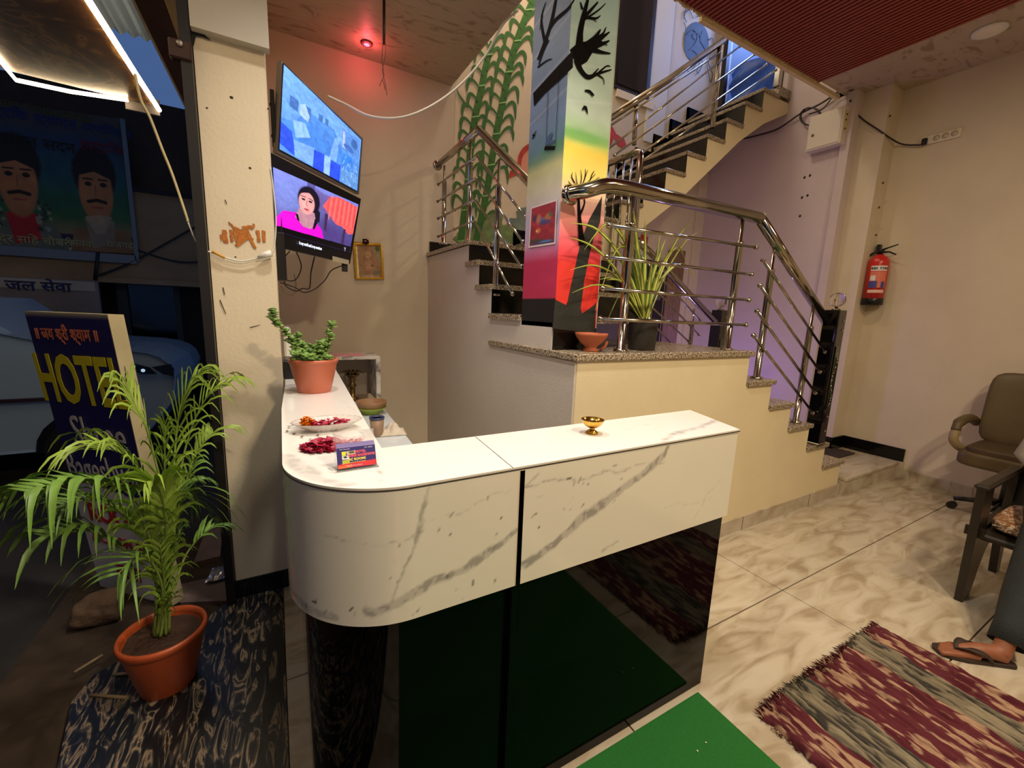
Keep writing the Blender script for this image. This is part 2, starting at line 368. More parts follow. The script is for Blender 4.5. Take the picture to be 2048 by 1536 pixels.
# ================================================================ STAIRCASE
ST = thing('staircase', 'cream plastered staircase with granite treads behind the counter', 'staircase', (3, 2.2, 0))
noses = [4.33, 3.985, 3.68, 3.36, 3.06, 2.755]; tops = [.17, .33, .53, .725, .92, 1.105, 1.31]
Y0, Y1 = 1.64, 2.60
prof = [(4.32, 0), (4.32, .14)]
prof = [(1.302, 0), (4.32, 0)]
for k in range(1, 7):
    xn = [4.32, 3.985, 3.675, 3.355, 3.055, 2.75][k-1]
    prof += [(xn-.012, (0 if k == 1 else tops[k-1]-.035)), (xn-.012, tops[k]-.035)]
prof += [(1.302, tops[6]-.035)]
pp = [prof[0]]
for q in prof[1:]:
    if (abs(q[0]-pp[-1][0])+abs(q[1]-pp[-1][1])) > 1e-6: pp.append(q)
MB().prism(pp, 1, Y0, Y1).build('lower_flight', STEPP, ST)
fx = [4.32, 3.985, 3.675, 3.355, 3.055, 2.75, 1.27]
for k in range(1, 7):
    zt = tops[k]; x0 = fx[k]; x1 = fx[k-1]
    if k < 6: MB().bev(x0-.004, x1+.012, Y0-.02, Y1+.02, zt-.035, zt, .004).build('tread', TREAD, ST)
    else: MB().bev(1.275, x1+.012, Y0-.02, 2.6, zt-.035, zt, .004).build('landing_slab', TREAD, ST)
    MB().box(x1-.014, x1-.008, Y0+.02, Y1, (tops[k-1] if k > 1 else .17), zt-.036).build('riser', BLKG, ST)
MB().box(1.42, 4.33, Y0-.012, Y0, 0, .105).build('skirting', TILE, ST)
for xx in (1.9, 2.9, 3.82): MB().box(xx-.0015, xx+.0015, Y0-.0135, Y0-.01, 0, .105).build('skirting_joint', GROUT, ST)
# middle flight (x 1.29..2.71, rising to +Y)
mp = [(3.948, 0), (3.948, 1.98), (3.0, 1.98), (3.0, 1.825), (2.81, 1.825), (2.81, 1.649), (2.60, 1.649), (2.60, 1.27), (1.645, 1.27), (1.645, 0)]
MB().prism([(1.645, 0)]+mp[:-1], 0, 1.29, 2.70).build('middle_flight', mat('grey_plaster_wall', (208, 198, 186), .6, noise=.05, nscale=2.5, bump=.1, bscale=70), ST)
for (a, b, zt) in ((1.835, 2.62, 1.49), (2.59, 2.83, 1.684), (2.80, 3.02, 1.86)):
    (MB().prism([(a, zt-.035), (a, zt), (b, zt), (b, zt-.035)], 0, 1.27, 2.72) if a > 2 else MB().prism([(1.27, 2.19), (1.58, 2.19), (1.58, 1.838), (2.72, 2.49), (2.72, 2.598), (1.27, 2.598)], 2, zt-.035, zt)).build('tread', TREAD, ST)
MB().box(1.27, 2.72, 2.975, 3.95, 1.985, 2.015).build('landing_slab', TREAD, ST)
MB().prism([(1.29, 1.86), (1.58, 1.86), (2.70, 2.50), (2.70, 2.599), (1.29, 2.599)], 2, 1.272, 1.455).build('winder_core', bpy.data.materials['grey_plaster_wall'], ST)
MB().prism([(1.295, 1.845), (1.58, 1.845), (2.705, 2.497), (2.70, 2.505), (1.577, 1.852), (1.295, 1.852)], 2, 1.31, 1.455).build('riser', BLKG, ST)
for (yy, za, zb) in ((2.598, 1.49, 1.649), (2.808, 1.684, 1.825), (2.998, 1.86, 1.985)):
    MB().box(1.292, 2.705, yy-.006, yy, za, zb).build('riser', BLKG, ST)
MB().box(1.30, 2.3, 3.93, 3.949, 2.015, 2.12).box(1.30, 1.315, 3.55, 3.93, 2.015, 2.02).build('step_skirting', BLKG, ST)
# upper flight (rising to +X)
nz = [2.22, 2.48, 2.745, 3.005, 3.27, 3.535, 3.80, 4.065, 4.33, 4.61, 4.88]; tz = [2.19, 2.36, 2.53, 2.70, 2.89, 3.09, 3.30, 3.505, 3.73, 3.93, 4.02]
up = [(2.22, 2.0)]
for k in range(10): up += [(nz[k]+.008, tz[k]-.035 if k == 0 else tz[k-1]-.035), (nz[k]+.008, tz[k]-.035)] if k else [(2.228, 2.0), (2.228, tz[0]-.035)]
up += [(5.1, 3.90), (5.1, 3.93-.0), (5.1, 3.80)][0:1]
up += [(5.1, 3.80), (4.69, 3.60), (4.31, 3.34), (3.57, 2.70), (3.04, 2.32), (2.6, 2.0)]
q = [up[0]]
for r_ in up[1:]:
    if abs(r_[0]-q[-1][0])+abs(r_[1]-q[-1][1]) > 1e-4: q.append(r_)
MB().prism(q, 1, 3.0, 3.95).build('upper_flight', STEPP, ST)
for k in range(10):
    MB().bev(nz[k]-.01, nz[k+1]+.01, 2.98, 3.945, tz[k]-.035, tz[k], .004).build('tread', TREAD, ST)
    MB().box(nz[k]+.002, nz[k]+.008, 2.992, 3.945, (tz[k-1] if k else 2.015), tz[k]-.036).build('riser', BLKG, ST)
    MB().box(nz[k]-.03, nz[k+1]+.01, 3.93, 3.948, tz[k], tz[k]+.15).box(nz[k]-.03, nz[k], 3.93, 3.948, (tz[k-1] if k else 2.0), tz[k]+.15).build('step_skirting', BLKG, ST)
MB().box(4.88, 5.098, 2.99, 3.945, 3.93, 4.02).build('landing_slab', TREAD, ST)
struct('floor_upstairs', MB().box(5.26, 6.79, 2.47, 3.99, 3.9, 4.01), TILE)
# platform at foot of the stairs
pf = thing('platform', 'low tiled platform at the foot of the stairs', 'platform', (4.9, 1.9, 0))
MB().box(4.335, 5.08, 1.60, 3.9, 0, .135).box(5.08, 5.435, 1.60, 2.08, 0, .135).build('base', TILE, pf)
for a, b in ((4.34, 5.43),): MB().bev(a, b, 1.585, 1.80, .135, .17, .006).build('edge_tile', TILE, pf)
MB().box(4.34, 5.08, 1.803, 3.9, .135, .165).box(5.08, 5.435, 1.803, 2.08, .135, .165).build('top_tile', TILE, pf)
tag(MB().bev(4.40, 5.28, 1.90, 2.25, .165, .18, .003).build('door_mat', mat('dark_mat', (58, 46, 38), .95, noise=.3, nscale=60, bump=.5, bscale=200), None), 'dark rough doormat on the low platform by the stair foot', 'doormat')

# ---- railings
def rod(a, b, r, par, name='rod', caps=True):
    a, b = Vector(a), Vector(b); o = MB().tube([a, b], r, 10).build(name, STEEL, par)
    if caps:
        MB().ball(a, r*1.75, 10).build('end_cap', STEEL, o); MB().ball(b, r*1.75, 10).build('end_cap', STEEL, o)
    return o
def post(x, y, z0, z1, par, r=.022):
    o = MB().lathe((x, y, z0), [(.04, 0), (.04, .012), (r, .02), (r, (z1-z0)*.80), (r*1.15, (z1-z0)*.805), (r*.9, (z1-z0)*.82), (r*.5, (z1-z0)*.825), (r*.5, z1-z0)], 14).build('post', STEEL, par)
    return o
RA = thing('stair_railing', 'chrome front stair railing with thick handrail and newel', 'railing', (2.7, 1.7, 1.31))
RY = 1.70
hp = catmull([(1.30, 1.79, 2.085), (1.36, 1.73, 2.10), (1.48, RY, 2.135), (1.75, RY, 2.145)], 5)+[Vector((2.745, RY, 2.155))]
MB().tube(hp, .036, 16).build('handrail', STEEL, RA)
MB().lathe((0, 0, 0), [(.05, 0), (.052, .006), (.045, .014), (.037, .02)], 18).build('wall_flange', STEEL, RA)
fo = RA.children[-1]; fo.matrix_local = Matrix.Translation(Vector((1.31, 1.80, 2.085))-Vector(RA.location)) @ Matrix.Rotation(PI/2, 4, 'X') @ Matrix.Translation(Vector(RA.location)-Vector((0, 0, 0)) if False else Vector((0, 0, 0)))
fo.data.transform(Matrix.Translation(Vector(RA.location)))
MB().tube([(2.735, RY, 2.162), (3.81, RY, 1.51)], .034, 16).ball((2.742, RY, 2.155), .036, 14).build('sloping_handrail', STEEL, RA)
for (x, z0, z1) in ((1.64, 1.31, 2.13), (2.57, 1.31, 2.14)): post(x, RY, z0, z1, RA)
for (x, z0, z1) in ((2.95, 1.105, 2.02), (3.565, .725, 1.65)): post(x, RY, z0, z1, RA)
for (pa_, pb_) in (((1218, 451), (1512, 495)), ((1214, 514), (1503, 549)), ((1206, 577), (1497, 600)), ((1200, 638), (1491, 650))):
    rod(at(*pa_, 1, RY-.03), at(*pb_, 1, RY-.03), .0095, RA)
for (pa_, pb_) in (((1526, 520), (1650, 704)), ((1520, 571), (1640, 744)), ((1514, 622), (1631, 786)), ((1507, 671), (1626, 826))):
    rod(at(*pa_, 1, RY-.03), at(*pb_, 1, RY-.03), .0095, RA)
def newel(x, y, z0, z1, label):
    t = thing('newel_post', label, 'newel post', (x, y, z0), 'newel posts at the stair foot')
    MB().bev(x-.055, x+.055, y-.055, y+.055, z0, z1, .004).build('body', mat('black_mirror', (10, 10, 12), .06, coat=.6), t)
    MB().bev(x-.06, x+.06, y-.06, y+.06, z0, z0+.02, .003).build('base_plate', STEEL, t)
    for dz in (.12, .24, .93, 1.0):
        if z0+dz < z1: MB().ball((x+.02, y-.056, z0+dz), .008, 8).build('stud', STEEL, t)
    MB().bev(x-.035, x+.02, y-.062, y-.055, z0+.3, z1-.28, .002).build('glass_strip', mat('dark_glass_strip', (30, 36, 30), .05, coat=1), t)
    g = MB()
    for k in range(70):
        zz = z0+.33+random.random()*(z1-z0-.66); g.ball((x-.01+.02*math.sin(zz*22)+random.gauss(0, .004), y-.063, zz), random.uniform(.0015, .0035), 5)
    g.build('glitter', mat('glitter', (235, 235, 200), .2, .6), t, kind='stuff')
    MB().lathe((x, y, z1), [(.03, 0), (.03, .008), (.012, .015), (.012, .03)], 16).build('ball_seat', STEEL, t)
    MB().ball((x, y, z1+.078), .056, 18).build('crystal_ball', mat('crystal', (250, 250, 245), .02, trans=1.), t)
newel(3.83, 1.665, .53, 1.615, 'black mirror newel post with crystal ball nearest the right wall')
newel(3.79, 2.62, .53, 1.60, 'far black newel post with crystal ball seen through the railing')
# far railing of the lower flight
RB = thing('stair_railing', 'chrome far stair railing behind the spiky potted plant', 'railing', (2.9, 2.6, 1.31))
fy = 2.56
MB().tube([at(1262, 470, 1, fy), at(1300, 505, 1, fy), at(1430, 643, 1, fy)], .028, 12).build('handrail', STEEL, RB)
for (px, py, z0) in ((1306, 552, 1.31), (1388, 618, .9)):
    p1 = at(px, py, 1, fy); post(p1.x, fy, z0, p1.z, RB, .018)
for (a, b) in (((1278, 545), (1398, 670)), ((1278, 590), (1378, 684)), ((1280, 620), (1345, 690)), ((1270, 500), (1400, 640))):
    rod(at(*a, 1, fy-.02), at(*b, 1, fy-.02), .008, RB)
# middle railing (left edge of middle flight)
RC = thing('stair_railing', 'chrome railing in front of the sugarcane mural', 'railing', (1.33, 3, 1.9))
XX = 1.33
P = [at(876, 330, 0, XX), at(958, 259, 0, XX), at(1066, 372, 0, XX), at(1085, 392, 0, XX)]
MB().tube([P[0], P[1]], .027, 14).ball(P[1], .027, 12).build('handrail', STEEL, RC)
MB().tube([P[1], P[2], P[3]], .027, 14).build('sloping_handrail', STEEL, RC)
MB().lathe((0, 0, 0), [(.042, 0), (.042, .012), (.028, .018)], 16).build('wall_flange', STEEL, RC)
fo = RC.children[-1]; fo.data.transform(Matrix.Translation(P[0]-Vector(RC.location)+Vector((0, .02, 0))) @ Matrix.Rotation(PI/2, 4, 'X') @ Matrix.Translation(Vector(RC.location)))
for (bx, by, tx, ty) in ((888, 489, 888, 332), (938, 489, 941, 285), (990, 592, 1005, 316)):
    b = at(bx, by, 0, XX); t = at(tx, ty, 0, XX); post(XX, (b.y+t.y)/2 if bx < 980 else b.y, b.z, t.z, RC, .019)
for (a, b, c) in (((876, 369), (954, 312), (1051, 434)), ((875, 403), (953, 356), (1046, 484)), ((876, 437), (950, 399), (1046, 490)), ((876, 473), (949, 441), (1025, 588))):
    a3, b3, c3 = [at(*q, 0, XX-.03) for q in (a, b, c)]
    if c == (1046, 490): c3 = at(1043, 533, 0, XX-.03)
    o = MB().tube([a3, b3], .008, 10).build('rod', STEEL, RC); MB().ball(a3, .014, 8).ball(a3.lerp(b3, .5), .0135, 8).build('end_cap', STEEL, o)
    o = MB().tube([b3, c3], .008, 10).build('rod', STEEL, RC); MB().ball(c3, .015, 8).ball(b3, .009, 8).build('end_cap', STEEL, o)
# balustrade with upright bars on the right of the middle flight
RD = thing('stair_railing', 'short chrome balustrade of upright bars right of the painted column', 'railing', (2.65, 2.85, 2))
xb = 2.65; ya = 2.70
rp = [Vector((xb, 3.5, 2.83)), Vector((xb, ya+.05, 2.83)), Vector((xb, ya+.012, 2.818)), Vector((xb, ya, 2.78)), Vector((xb, ya, 1.684))]
MB().tube(rp, .027, 14).build('top_rail', STEEL, RD)
for k, yy in enumerate((2.80, 2.89, 2.985, 3.08)):
    z0 = 1.86 if yy > 2.8 else 1.684; z0 = 2.015 if yy > 2.97 else z0
    o = MB().tube([(xb, yy, z0), (xb, yy, 2.82)], .009, 8).build('bar', STEEL, RD); MB().ball((xb, yy, 2.3), .016, 8).build('collar', STEEL, o)
# upper railing
RE = thing('stair_railing', 'chrome railing climbing the upper flight under the maroon ceiling', 'railing', (3.4, 3.02, 2.5))
uy = 3.03
MB().tube([at(1205, 246, 1, uy), at(1330, 164, 1, uy), at(1448, 80, 1, uy)], .03, 14).build('handrail', STEEL, RE)
for (bx, by, tx, ty, w) in ((1425, 256, 1440, 84, .024), (1268, 290, 1272, 210, .02)):
    b = at(bx, by, 1, uy); t = at(tx, ty, 1, uy); MB().tube([b, t], w, 12).build('post', STEEL, RE)
for (a, b) in (((1205, 262), (1440, 105)), ((1214, 300), (1480, 92)), ((1229, 310), (1510, 108)), ((1228, 346), (1532, 130)), ((1250, 345), (1552, 140))):
    rod(at(*a, 1, uy-.02), at(*b, 1, uy-.02), .009, RE)
MB().bev(4.86, 4.92, 3.0, 3.06, 4.02, 4.9, .004).build('top_newel', STEEL, RE)

# ================================================================ PAINTED COLUMN
PC = thing('painted_column', 'square column painted with sunset, bare trees and a swing', 'column', (1.43, 2.0, 1.42))
MB().box(1.292, 1.572, 1.844, 2.18, 1.457, 3.9).build('shaft', BLACK, PC)
H0, H1 = 1.43, 3.9
def col_cv(nx, ny, kind):
    cv = Cv(nx, ny, (0, 0, 0)); zf = lambda z: (H1-z)/(H1-H0)
    if kind == 'L':
        st = [(3.9, (70, 96, 130)), (3.15, (86, 112, 140)), (2.85, (120, 150, 190)), (2.5, (126, 160, 205)), (2.36, (104, 150, 170)), (2.31, (120, 160, 130)), (2.26, (206, 206, 150)), (2.13, (206, 198, 180)), (2.0, (190, 176, 205)), (1.88, (200, 160, 190)), (1.84, (200, 110, 150)), (1.78, (186, 42, 84)), (1.6, (190, 44, 84)), (1.585, (190, 44, 84)), (1.58, (10, 10, 12)), (1.43, (14, 14, 16))]
    else:
        st = [(3.9, (130, 170, 175)), (3.0, (170, 205, 204)), (2.75, (186, 214, 206)), (2.5, (196, 216, 200)), (2.40, (160, 200, 140)), (2.36, (206, 218, 110)), (2.32, (248, 218, 84)), (2.2, (250, 224, 120)), (2.12, (248, 206, 170)), (2.0, (246, 160, 150)), (1.9, (240, 110, 120)), (1.82, (236, 70, 80)), (1.76, (226, 50, 40)), (1.43, (226, 48, 36))]
    st = sorted([(zf(z), c) for z, c in st]); cv.grad(st)
    if kind == 'L': cv.u = cv.u
    cv.c[..., :3] *= (1+.12*(fbm(cv.u*3, cv.v*40)-.5)*2)[..., None]
    for k in range(9):
        vy = zf(2.55+.16*k); cv.line([(0, vy+.01), (1, vy-.012)], .004, (230, 240, 240), .25, 1)
    if kind == 'L': cv.ell(.75, zf(2.345), .5, .014, (96, 160, 110), .7, .6)
    else: cv.ell(.4, zf(2.385), .9, .016, (110, 180, 90), .8, .6)
    return cv
def pz(name, cv, a, b):  # a,b: (x,y) top-left and top-right
    return canvas(name, cv, (*a, H1), (*b, H1), (*b, H0), (*a, H0), VC, PC)
pz('left_face', col_cv(40, 420, 'L'), (1.29, 2.182), (1.29, 1.842))
pz('front_face', col_cv(40, 420, 'F'), (1.29, 1.842), (1.574, 1.842))
MB().box(1.574, 1.578, 1.84, 2.18, 1.43, 3.9).build('right_edge', mat('pale_edge', (205, 200, 190), .6), PC)
INK = mat('black_ink', (16, 12, 12), .8, spec=.1)
_rk = [0]
def rib(mb, pts, ax, val, off, nrm, pxw):
    _rk[0] += 1; off -= .00009*(_rk[0] % 40)
    P_ = [at(q[0], q[1], ax, val, off) for q in pts]
    for i, q in enumerate(P_): pass
    dist = [(q-CP).length/FPX for q in P_]
    n = len(pts); ws = pxw if hasattr(pxw, '__len__') else [pxw]*n
    if n > 2:
        P2 = catmull(P_, 4); W2 = list(np.interp(np.linspace(0, n-1, len(P2)), range(n), [w*d for w, d in zip(ws, dist)]))
    else: P2 = P_; W2 = [w*d for w, d in zip(ws, dist)]
    mb.ribbon(P2, W2, nrm)
# left face: trunk and branches
t = MB(); LX = dict(ax=0, val=1.29, off=-.003, nrm=(-1, 0, 0)); FX = dict(ax=1, val=1.842, off=-.003, nrm=(0, -1, 0))
rib(t, [(1068, 200), (1090, 175), (1120, 145), (1147, 118)], pxw=[22, 20, 24, 26], **LX)
rib(t, [(1076, 120), (1090, 85), (1103, 45), (1112, 0)], pxw=[5, 9, 9, 6], **LX)
rib(t, [(1078, 130), (1088, 100), (1098, 80)], pxw=[3, 5, 4], **LX)
rib(t, [(1090, 85), (1083, 40), (1092, 5)], pxw=[6, 4, 2], **LX)
rib(t, [(1098, 60), (1112, 40), (1135, 20), (1150, 0)], pxw=[7, 6, 5, 4], **LX)
rib(t, [(1080, 60), (1086, 30)], pxw=[2, 1.5], **LX); rib(t, [(1076, 135), (1094, 122), (1105, 118)], pxw=[3, 2, 1], **LX)
rib(t, [(1066, 278), (1070, 268), (1074, 262)], pxw=[4, 3, 1], **LX); rib(t, [(1066, 270), (1072, 272)], pxw=[3, 1], **LX)
rib(t, [(1097, 180), (1093, 293)], pxw=[1.2, 1.2], **LX); rib(t, [(1119, 150), (1112, 293)], pxw=[1.2, 1.2], **LX)
rib(t, [(1090, 297), (1111, 296)], pxw=[6, 6], **LX)
t.build('tree_painting', INK, PC)
t = MB(); rib(t, [(1095, 290), (1098, 278), (1106, 268)], pxw=[12, 12, 5], **LX); rib(t, [(1100, 285), (1112, 282)], pxw=[8, 2], **LX)
t.build('bird_painting', mat('bird_blue', (70, 100, 150), .6), PC)
t = MB()
rib(t, [(1147, 118), (1165, 105), (1185, 92), (1205, 88), (1218, 82)], pxw=[26, 28, 12, 5, 1.5], **FX)
rib(t, [(1158, 100), (1160, 65), (1166, 35), (1175, 0)], pxw=[16, 10, 8, 4], **FX)
rib(t, [(1165, 38), (1180, 22), (1195, 5)], pxw=[6, 4, 2], **FX); rib(t, [(1164, 20), (1160, 5)], pxw=[4, 2], **FX)
rib(t, [(1168, 35), (1190, 38), (1200, 32)], pxw=[4, 3, 1], **FX); rib(t, [(1182, 36), (1192, 45)], pxw=[2, 1], **FX)
rib(t, [(1168, 40), (1195, 22), (1210, 8)], pxw=[3, 2, 1], **FX)
rib(t, [(1153, 120), (1160, 140), (1175, 155), (1195, 148), (1222, 140)], pxw=[14, 9, 7, 4, 1.5], **FX)
rib(t, [(1190, 148), (1205, 158), (1207, 170)], pxw=[3, 2, 1], **FX); rib(t, [(1195, 147), (1212, 133), (1220, 134)], pxw=[3, 2, 1], **FX); rib(t, [(1185, 150), (1196, 138)], pxw=[3, 1.5], **FX)
rib(t, [(1172, 95), (1188, 78), (1200, 60)], pxw=[14, 7, 2], **FX); rib(t, [(1182, 90), (1200, 78), (1218, 65)], pxw=[10, 6, 1.5], **FX)
rib(t, [(1180, 98), (1200, 105), (1220, 108)], pxw=[10, 5, 1.5], **FX); rib(t, [(1190, 78), (1205, 68), (1211, 55)], pxw=[4, 3, 1], **FX); rib(t, [(1200, 84), (1214, 92)], pxw=[3, 1], **FX)
rib(t, [(1168, 182), (1178, 184), (1187, 192)], pxw=[2, 5, 2], **FX); rib(t, [(1179, 184), (1184, 195)], pxw=[4, 1], **FX)
rib(t, [(1163, 220), (1170, 216), (1174, 229)], pxw=[2, 6, 1], **FX); rib(t, [(1166, 212), (1170, 218)], pxw=[2, 4], **FX)
# small bare tree
rib(t, [(1163, 490), (1158, 440), (1156, 405), (1158, 370)], pxw=[16, 8, 6, 3], **FX)
rib(t, [(1158, 430), (1168, 405), (1162, 385)], pxw=[5, 3, 2], **FX)
for (a, b) in (((1157, 395), (1140, 350)), ((1158, 385), (1150, 345)), ((1158, 375), (1160, 340)), ((1159, 380), (1175, 340)), ((1159, 388), (1190, 348)), ((1150, 378), (1136, 362)), ((1172, 372), (1198, 355)), ((1160, 392), (1190, 368)), ((1148, 365), (1144, 345)), ((1168, 360), (1170, 338)), ((1180, 360), (1188, 342)), ((1157, 400), (1146, 378)), ((1176, 368), (1200, 364))):
    m_ = ((a[0]+b[0])/2+random.uniform(-3, 3), (a[1]+b[1])/2+random.uniform(-2, 2)); rib(t, [a, m_, b], pxw=[2.6, 1.8, .8], **FX)
t.build('tree_painting', INK, PC)
def flat(name, pts, ax, val, off, m, parent):
    P_ = [at(q[0], q[1], ax, val, off) for q in pts]
    a_, b_ = [k for k in range(3) if k != ax]; P2 = [(q[a_], q[b_]) for q in P_]; idx = list(range(len(P2))); T = []
    ar = lambda i, j, k: (P2[j][0]-P2[i][0])*(P2[k][1]-P2[i][1])-(P2[k][0]-P2[i][0])*(P2[j][1]-P2[i][1])
    if sum(P2[i-1][0]*P2[i][1]-P2[i][0]*P2[i-1][1] for i in range(len(P2))) < 0: idx.reverse()
    while len(idx) > 3:
        for n in range(len(idx)):
            i, j, k = idx[n-1], idx[n], idx[(n+1) % len(idx)]
            if ar(i, j, k) > 0 and not any(ar(i, j, q) >= 0 and ar(j, k, q) >= 0 and ar(k, i, q) >= 0 for q in idx if q not in (i, j, k)): T.append((i, j, k)); idx.pop(n); break
        else: break
    T.append(tuple(idx[:3])); return MB().add(P_, T).build(name, m, parent)
DK = mat('charcoal_paint', (44, 46, 42), .45, noise=.3, nscale=14)
flat('trunk_painting', [(1204, 392), (1200, 444), (1187, 478), (1179, 508), (1169, 558), (1161, 617), (1164, 627), (1188, 610), (1192, 604), (1189, 666), (1105, 657), (1110, 599), (1132, 610), (1135, 602), (1149, 538), (1160, 488), (1178, 439)], 1, 1.842, -.0015, DK, PC)
po = thing('poster', 'small white-bordered red poster on the left face of the painted column', 'poster', (1.288, 2.0, 1.78))
TLp, TRp, BRp, BLp = [at(*q, 0, 1.29, -.004) for q in ((1063, 415), (1116, 398), (1112, 488), (1058, 496))]
cv = Cv(60, 90, (150, 40, 50)); cv.mod(.5, 6, 9)
for (x, y, rx, ry, c) in ((.2, .3, .12, .12, (40, 50, 90)), (.35, .35, .12, .15, (190, 120, 80)), (.5, .4, .13, .1, (70, 110, 160)), (.7, .35, .15, .12, (180, 120, 60)), (.8, .3, .1, .08, (70, 90, 70)), (.35, .62, .12, .08, (220, 120, 60)), (.3, .62, .04, .03, (255, 220, 160)), (.6, .45, .3, .08, (60, 60, 110)), (.5, .92, .6, .09, (40, 60, 90)), (.65, .9, .3, .03, (70, 130, 190)), (.2, .85, .4, .06, (50, 70, 50))): cv.ell(x, y, rx, ry, c, .8, .5)
b = .05; cv.mix((cv.u < b) | (cv.u > 1-b) | (cv.v < b*.7) | (cv.v > 1-b*.7), (220, 205, 205))
canvas('print', cv, TLp, TRp, BRp, BLp, VC, po)

# ================================================================ MURALS ON THE BACK WALL
GR = mat('mural_green', (58, 112, 36), .6, noise=.15, nscale=9); GR2 = mat('mural_dark_green', (60, 100, 44), .6)
MWc = mat('mural_ground_cream', (226, 208, 180), .6, noise=.03)
flat('mural_ground', [(911, 172), (1030, -70), (1120, -70), (1110, 486), (906, 486)], 1, 3.949, -.0005, MWc, wb)
WX = dict(ax=1, val=3.948, off=-.004, nrm=(0, -1, 0)); WX2 = dict(ax=1, val=3.948, off=-.007, nrm=(0, -1, 0))
stalks = [[(920, 488), (932, 400), (941, 300), (950, 235), (962, 180), (972, 130), (985, 85)], [(950, 488), (972, 390), (990, 280), (1008, 190), (1025, 110), (1045, 50), (1068, -5)]]
sb = MB()
for s_ in stalks: rib(sb, s_, pxw=[13, 13, 12, 12, 11, 10, 9], **WX)
sb.build('cane_stalk_painting', GR, wb)
lf = MB()
def droop(base, side, L, drop):
    bx, by = base; pts = [(bx, by), (bx+side*L*.45, by-L*.62), (bx+side*L*.8, by-L*.78), (bx+side*L*.98, by-L*.45), (bx+side*L*1.0, by-L*.45+drop)]
    rib(lf, pts, pxw=[2.5, 4.2, 6, 6, 1], **WX2)
for s_, step in ((stalks[0], 26), (stalks[1], 26)):
    ys_ = [q[1] for q in s_][::-1]; xs_ = [q[0] for q in s_][::-1]
    y = s_[-1][1]+4; k = 0
    while y < 470:
        x = float(np.interp(y, ys_, xs_)); 
        if s_ is stalks[1] or x-30 > 905-6:
            droop((x-3, y+10), -1, random.uniform(20, 27) if x > 935 else min(24, x-903), random.uniform(12, 22))
        droop((x+3, y), 1, random.uniform(24, 36) if s_ is stalks[1] else random.uniform(17, 24), random.uniform(14, 26)); y += step+random.uniform(-4, 4); k += 1
rib(lf, [(925, 330), (915, 220), (912, 180)][::-1][:0] or [(935, 215), (920, 195), (912, 178)], pxw=[4, 4, 1], **WX2)
lf.build('cane_leaf_painting', GR, wb)
nb = MB()
for s_ in stalks:
    for k in range(7):
        y = s_[-1][1]+25+k*62; x = float(np.interp(y, [q[1] for q in s_][::-1], [q[0] for q in s_][::-1])); rib(nb, [(x-7, y+1), (x+7, y-1)], pxw=[2, 2], ax=1, val=3.948, off=-.009, nrm=(0, -1, 0))
nb.build('cane_joint_painting', mat('mural_joint', (150, 200, 120), .6), wb)
def blobs(name, cs, m):
    mb = MB()
    for j, (cx, cy, rx, ry) in enumerate(cs):
        n = 22; c = at(cx, cy, 1, 3.948, -.002-.0004*j); v = [c]
        for k in range(n):
            a = 2*PI*k/n; q = 1+.16*math.sin(3*a+cx)+.08*math.sin(7*a); v.append(at(cx+rx*q*math.cos(a), cy+ry*q*math.sin(a), 1, 3.948, -.002-.0004*j))
        mb.add(v, [(0, k+1, (k+1) % n+1) for k in range(n)])
    return mb.build(name, m, wb)
blobs('bush_painting', [(960, 466, 34, 20), (985, 450, 24, 24), (1010, 468, 26, 18), (930, 474, 22, 14)], mat('mural_bush', (126, 148, 92), .6, noise=.35, nscale=14))
blobs('hill_painting', [(1040, 462, 26, 32), (1058, 446, 26, 34)], mat('mural_hill', (128, 142, 130), .6, noise=.3, nscale=10))
FR = mat('mural_fish_red', (200, 62, 42), .6, noise=.25, nscale=20); FP = mat('mural_fish_pink', (232, 160, 130), .6)
flat('fish_body_painting', [(1030, 345), (1036, 312), (1048, 296), (1075, 286), (1078, 352), (1050, 350)], 1, 3.948, -.004, FP, wb)
t = MB(); rib(t, [(1038, 345), (1040, 315), (1052, 297), (1078, 284)], pxw=[5, 8, 8, 8], ax=1, val=3.948, off=-.006, nrm=(0, -1, 0))
t.build('fish_outline_painting', FR, wb)
flat('fish_tail_painting', [(1015, 358), (1020, 342), (1032, 334), (1044, 346), (1030, 352)], 1, 3.948, -.007, FR, wb)
flat('fish_tail_painting', [(1214, 240), (1226, 256), (1232, 268), (1248, 278), (1253, 292), (1243, 296), (1233, 288), (1228, 274), (1222, 290), (1212, 298), (1212, 240)], 1, 3.948, -.004, FR, wb)
flat('fin_painting', [(1283, 468), (1296, 475), (1294, 492), (1280, 480)], 1, 3.948, -.004, FR, wb)
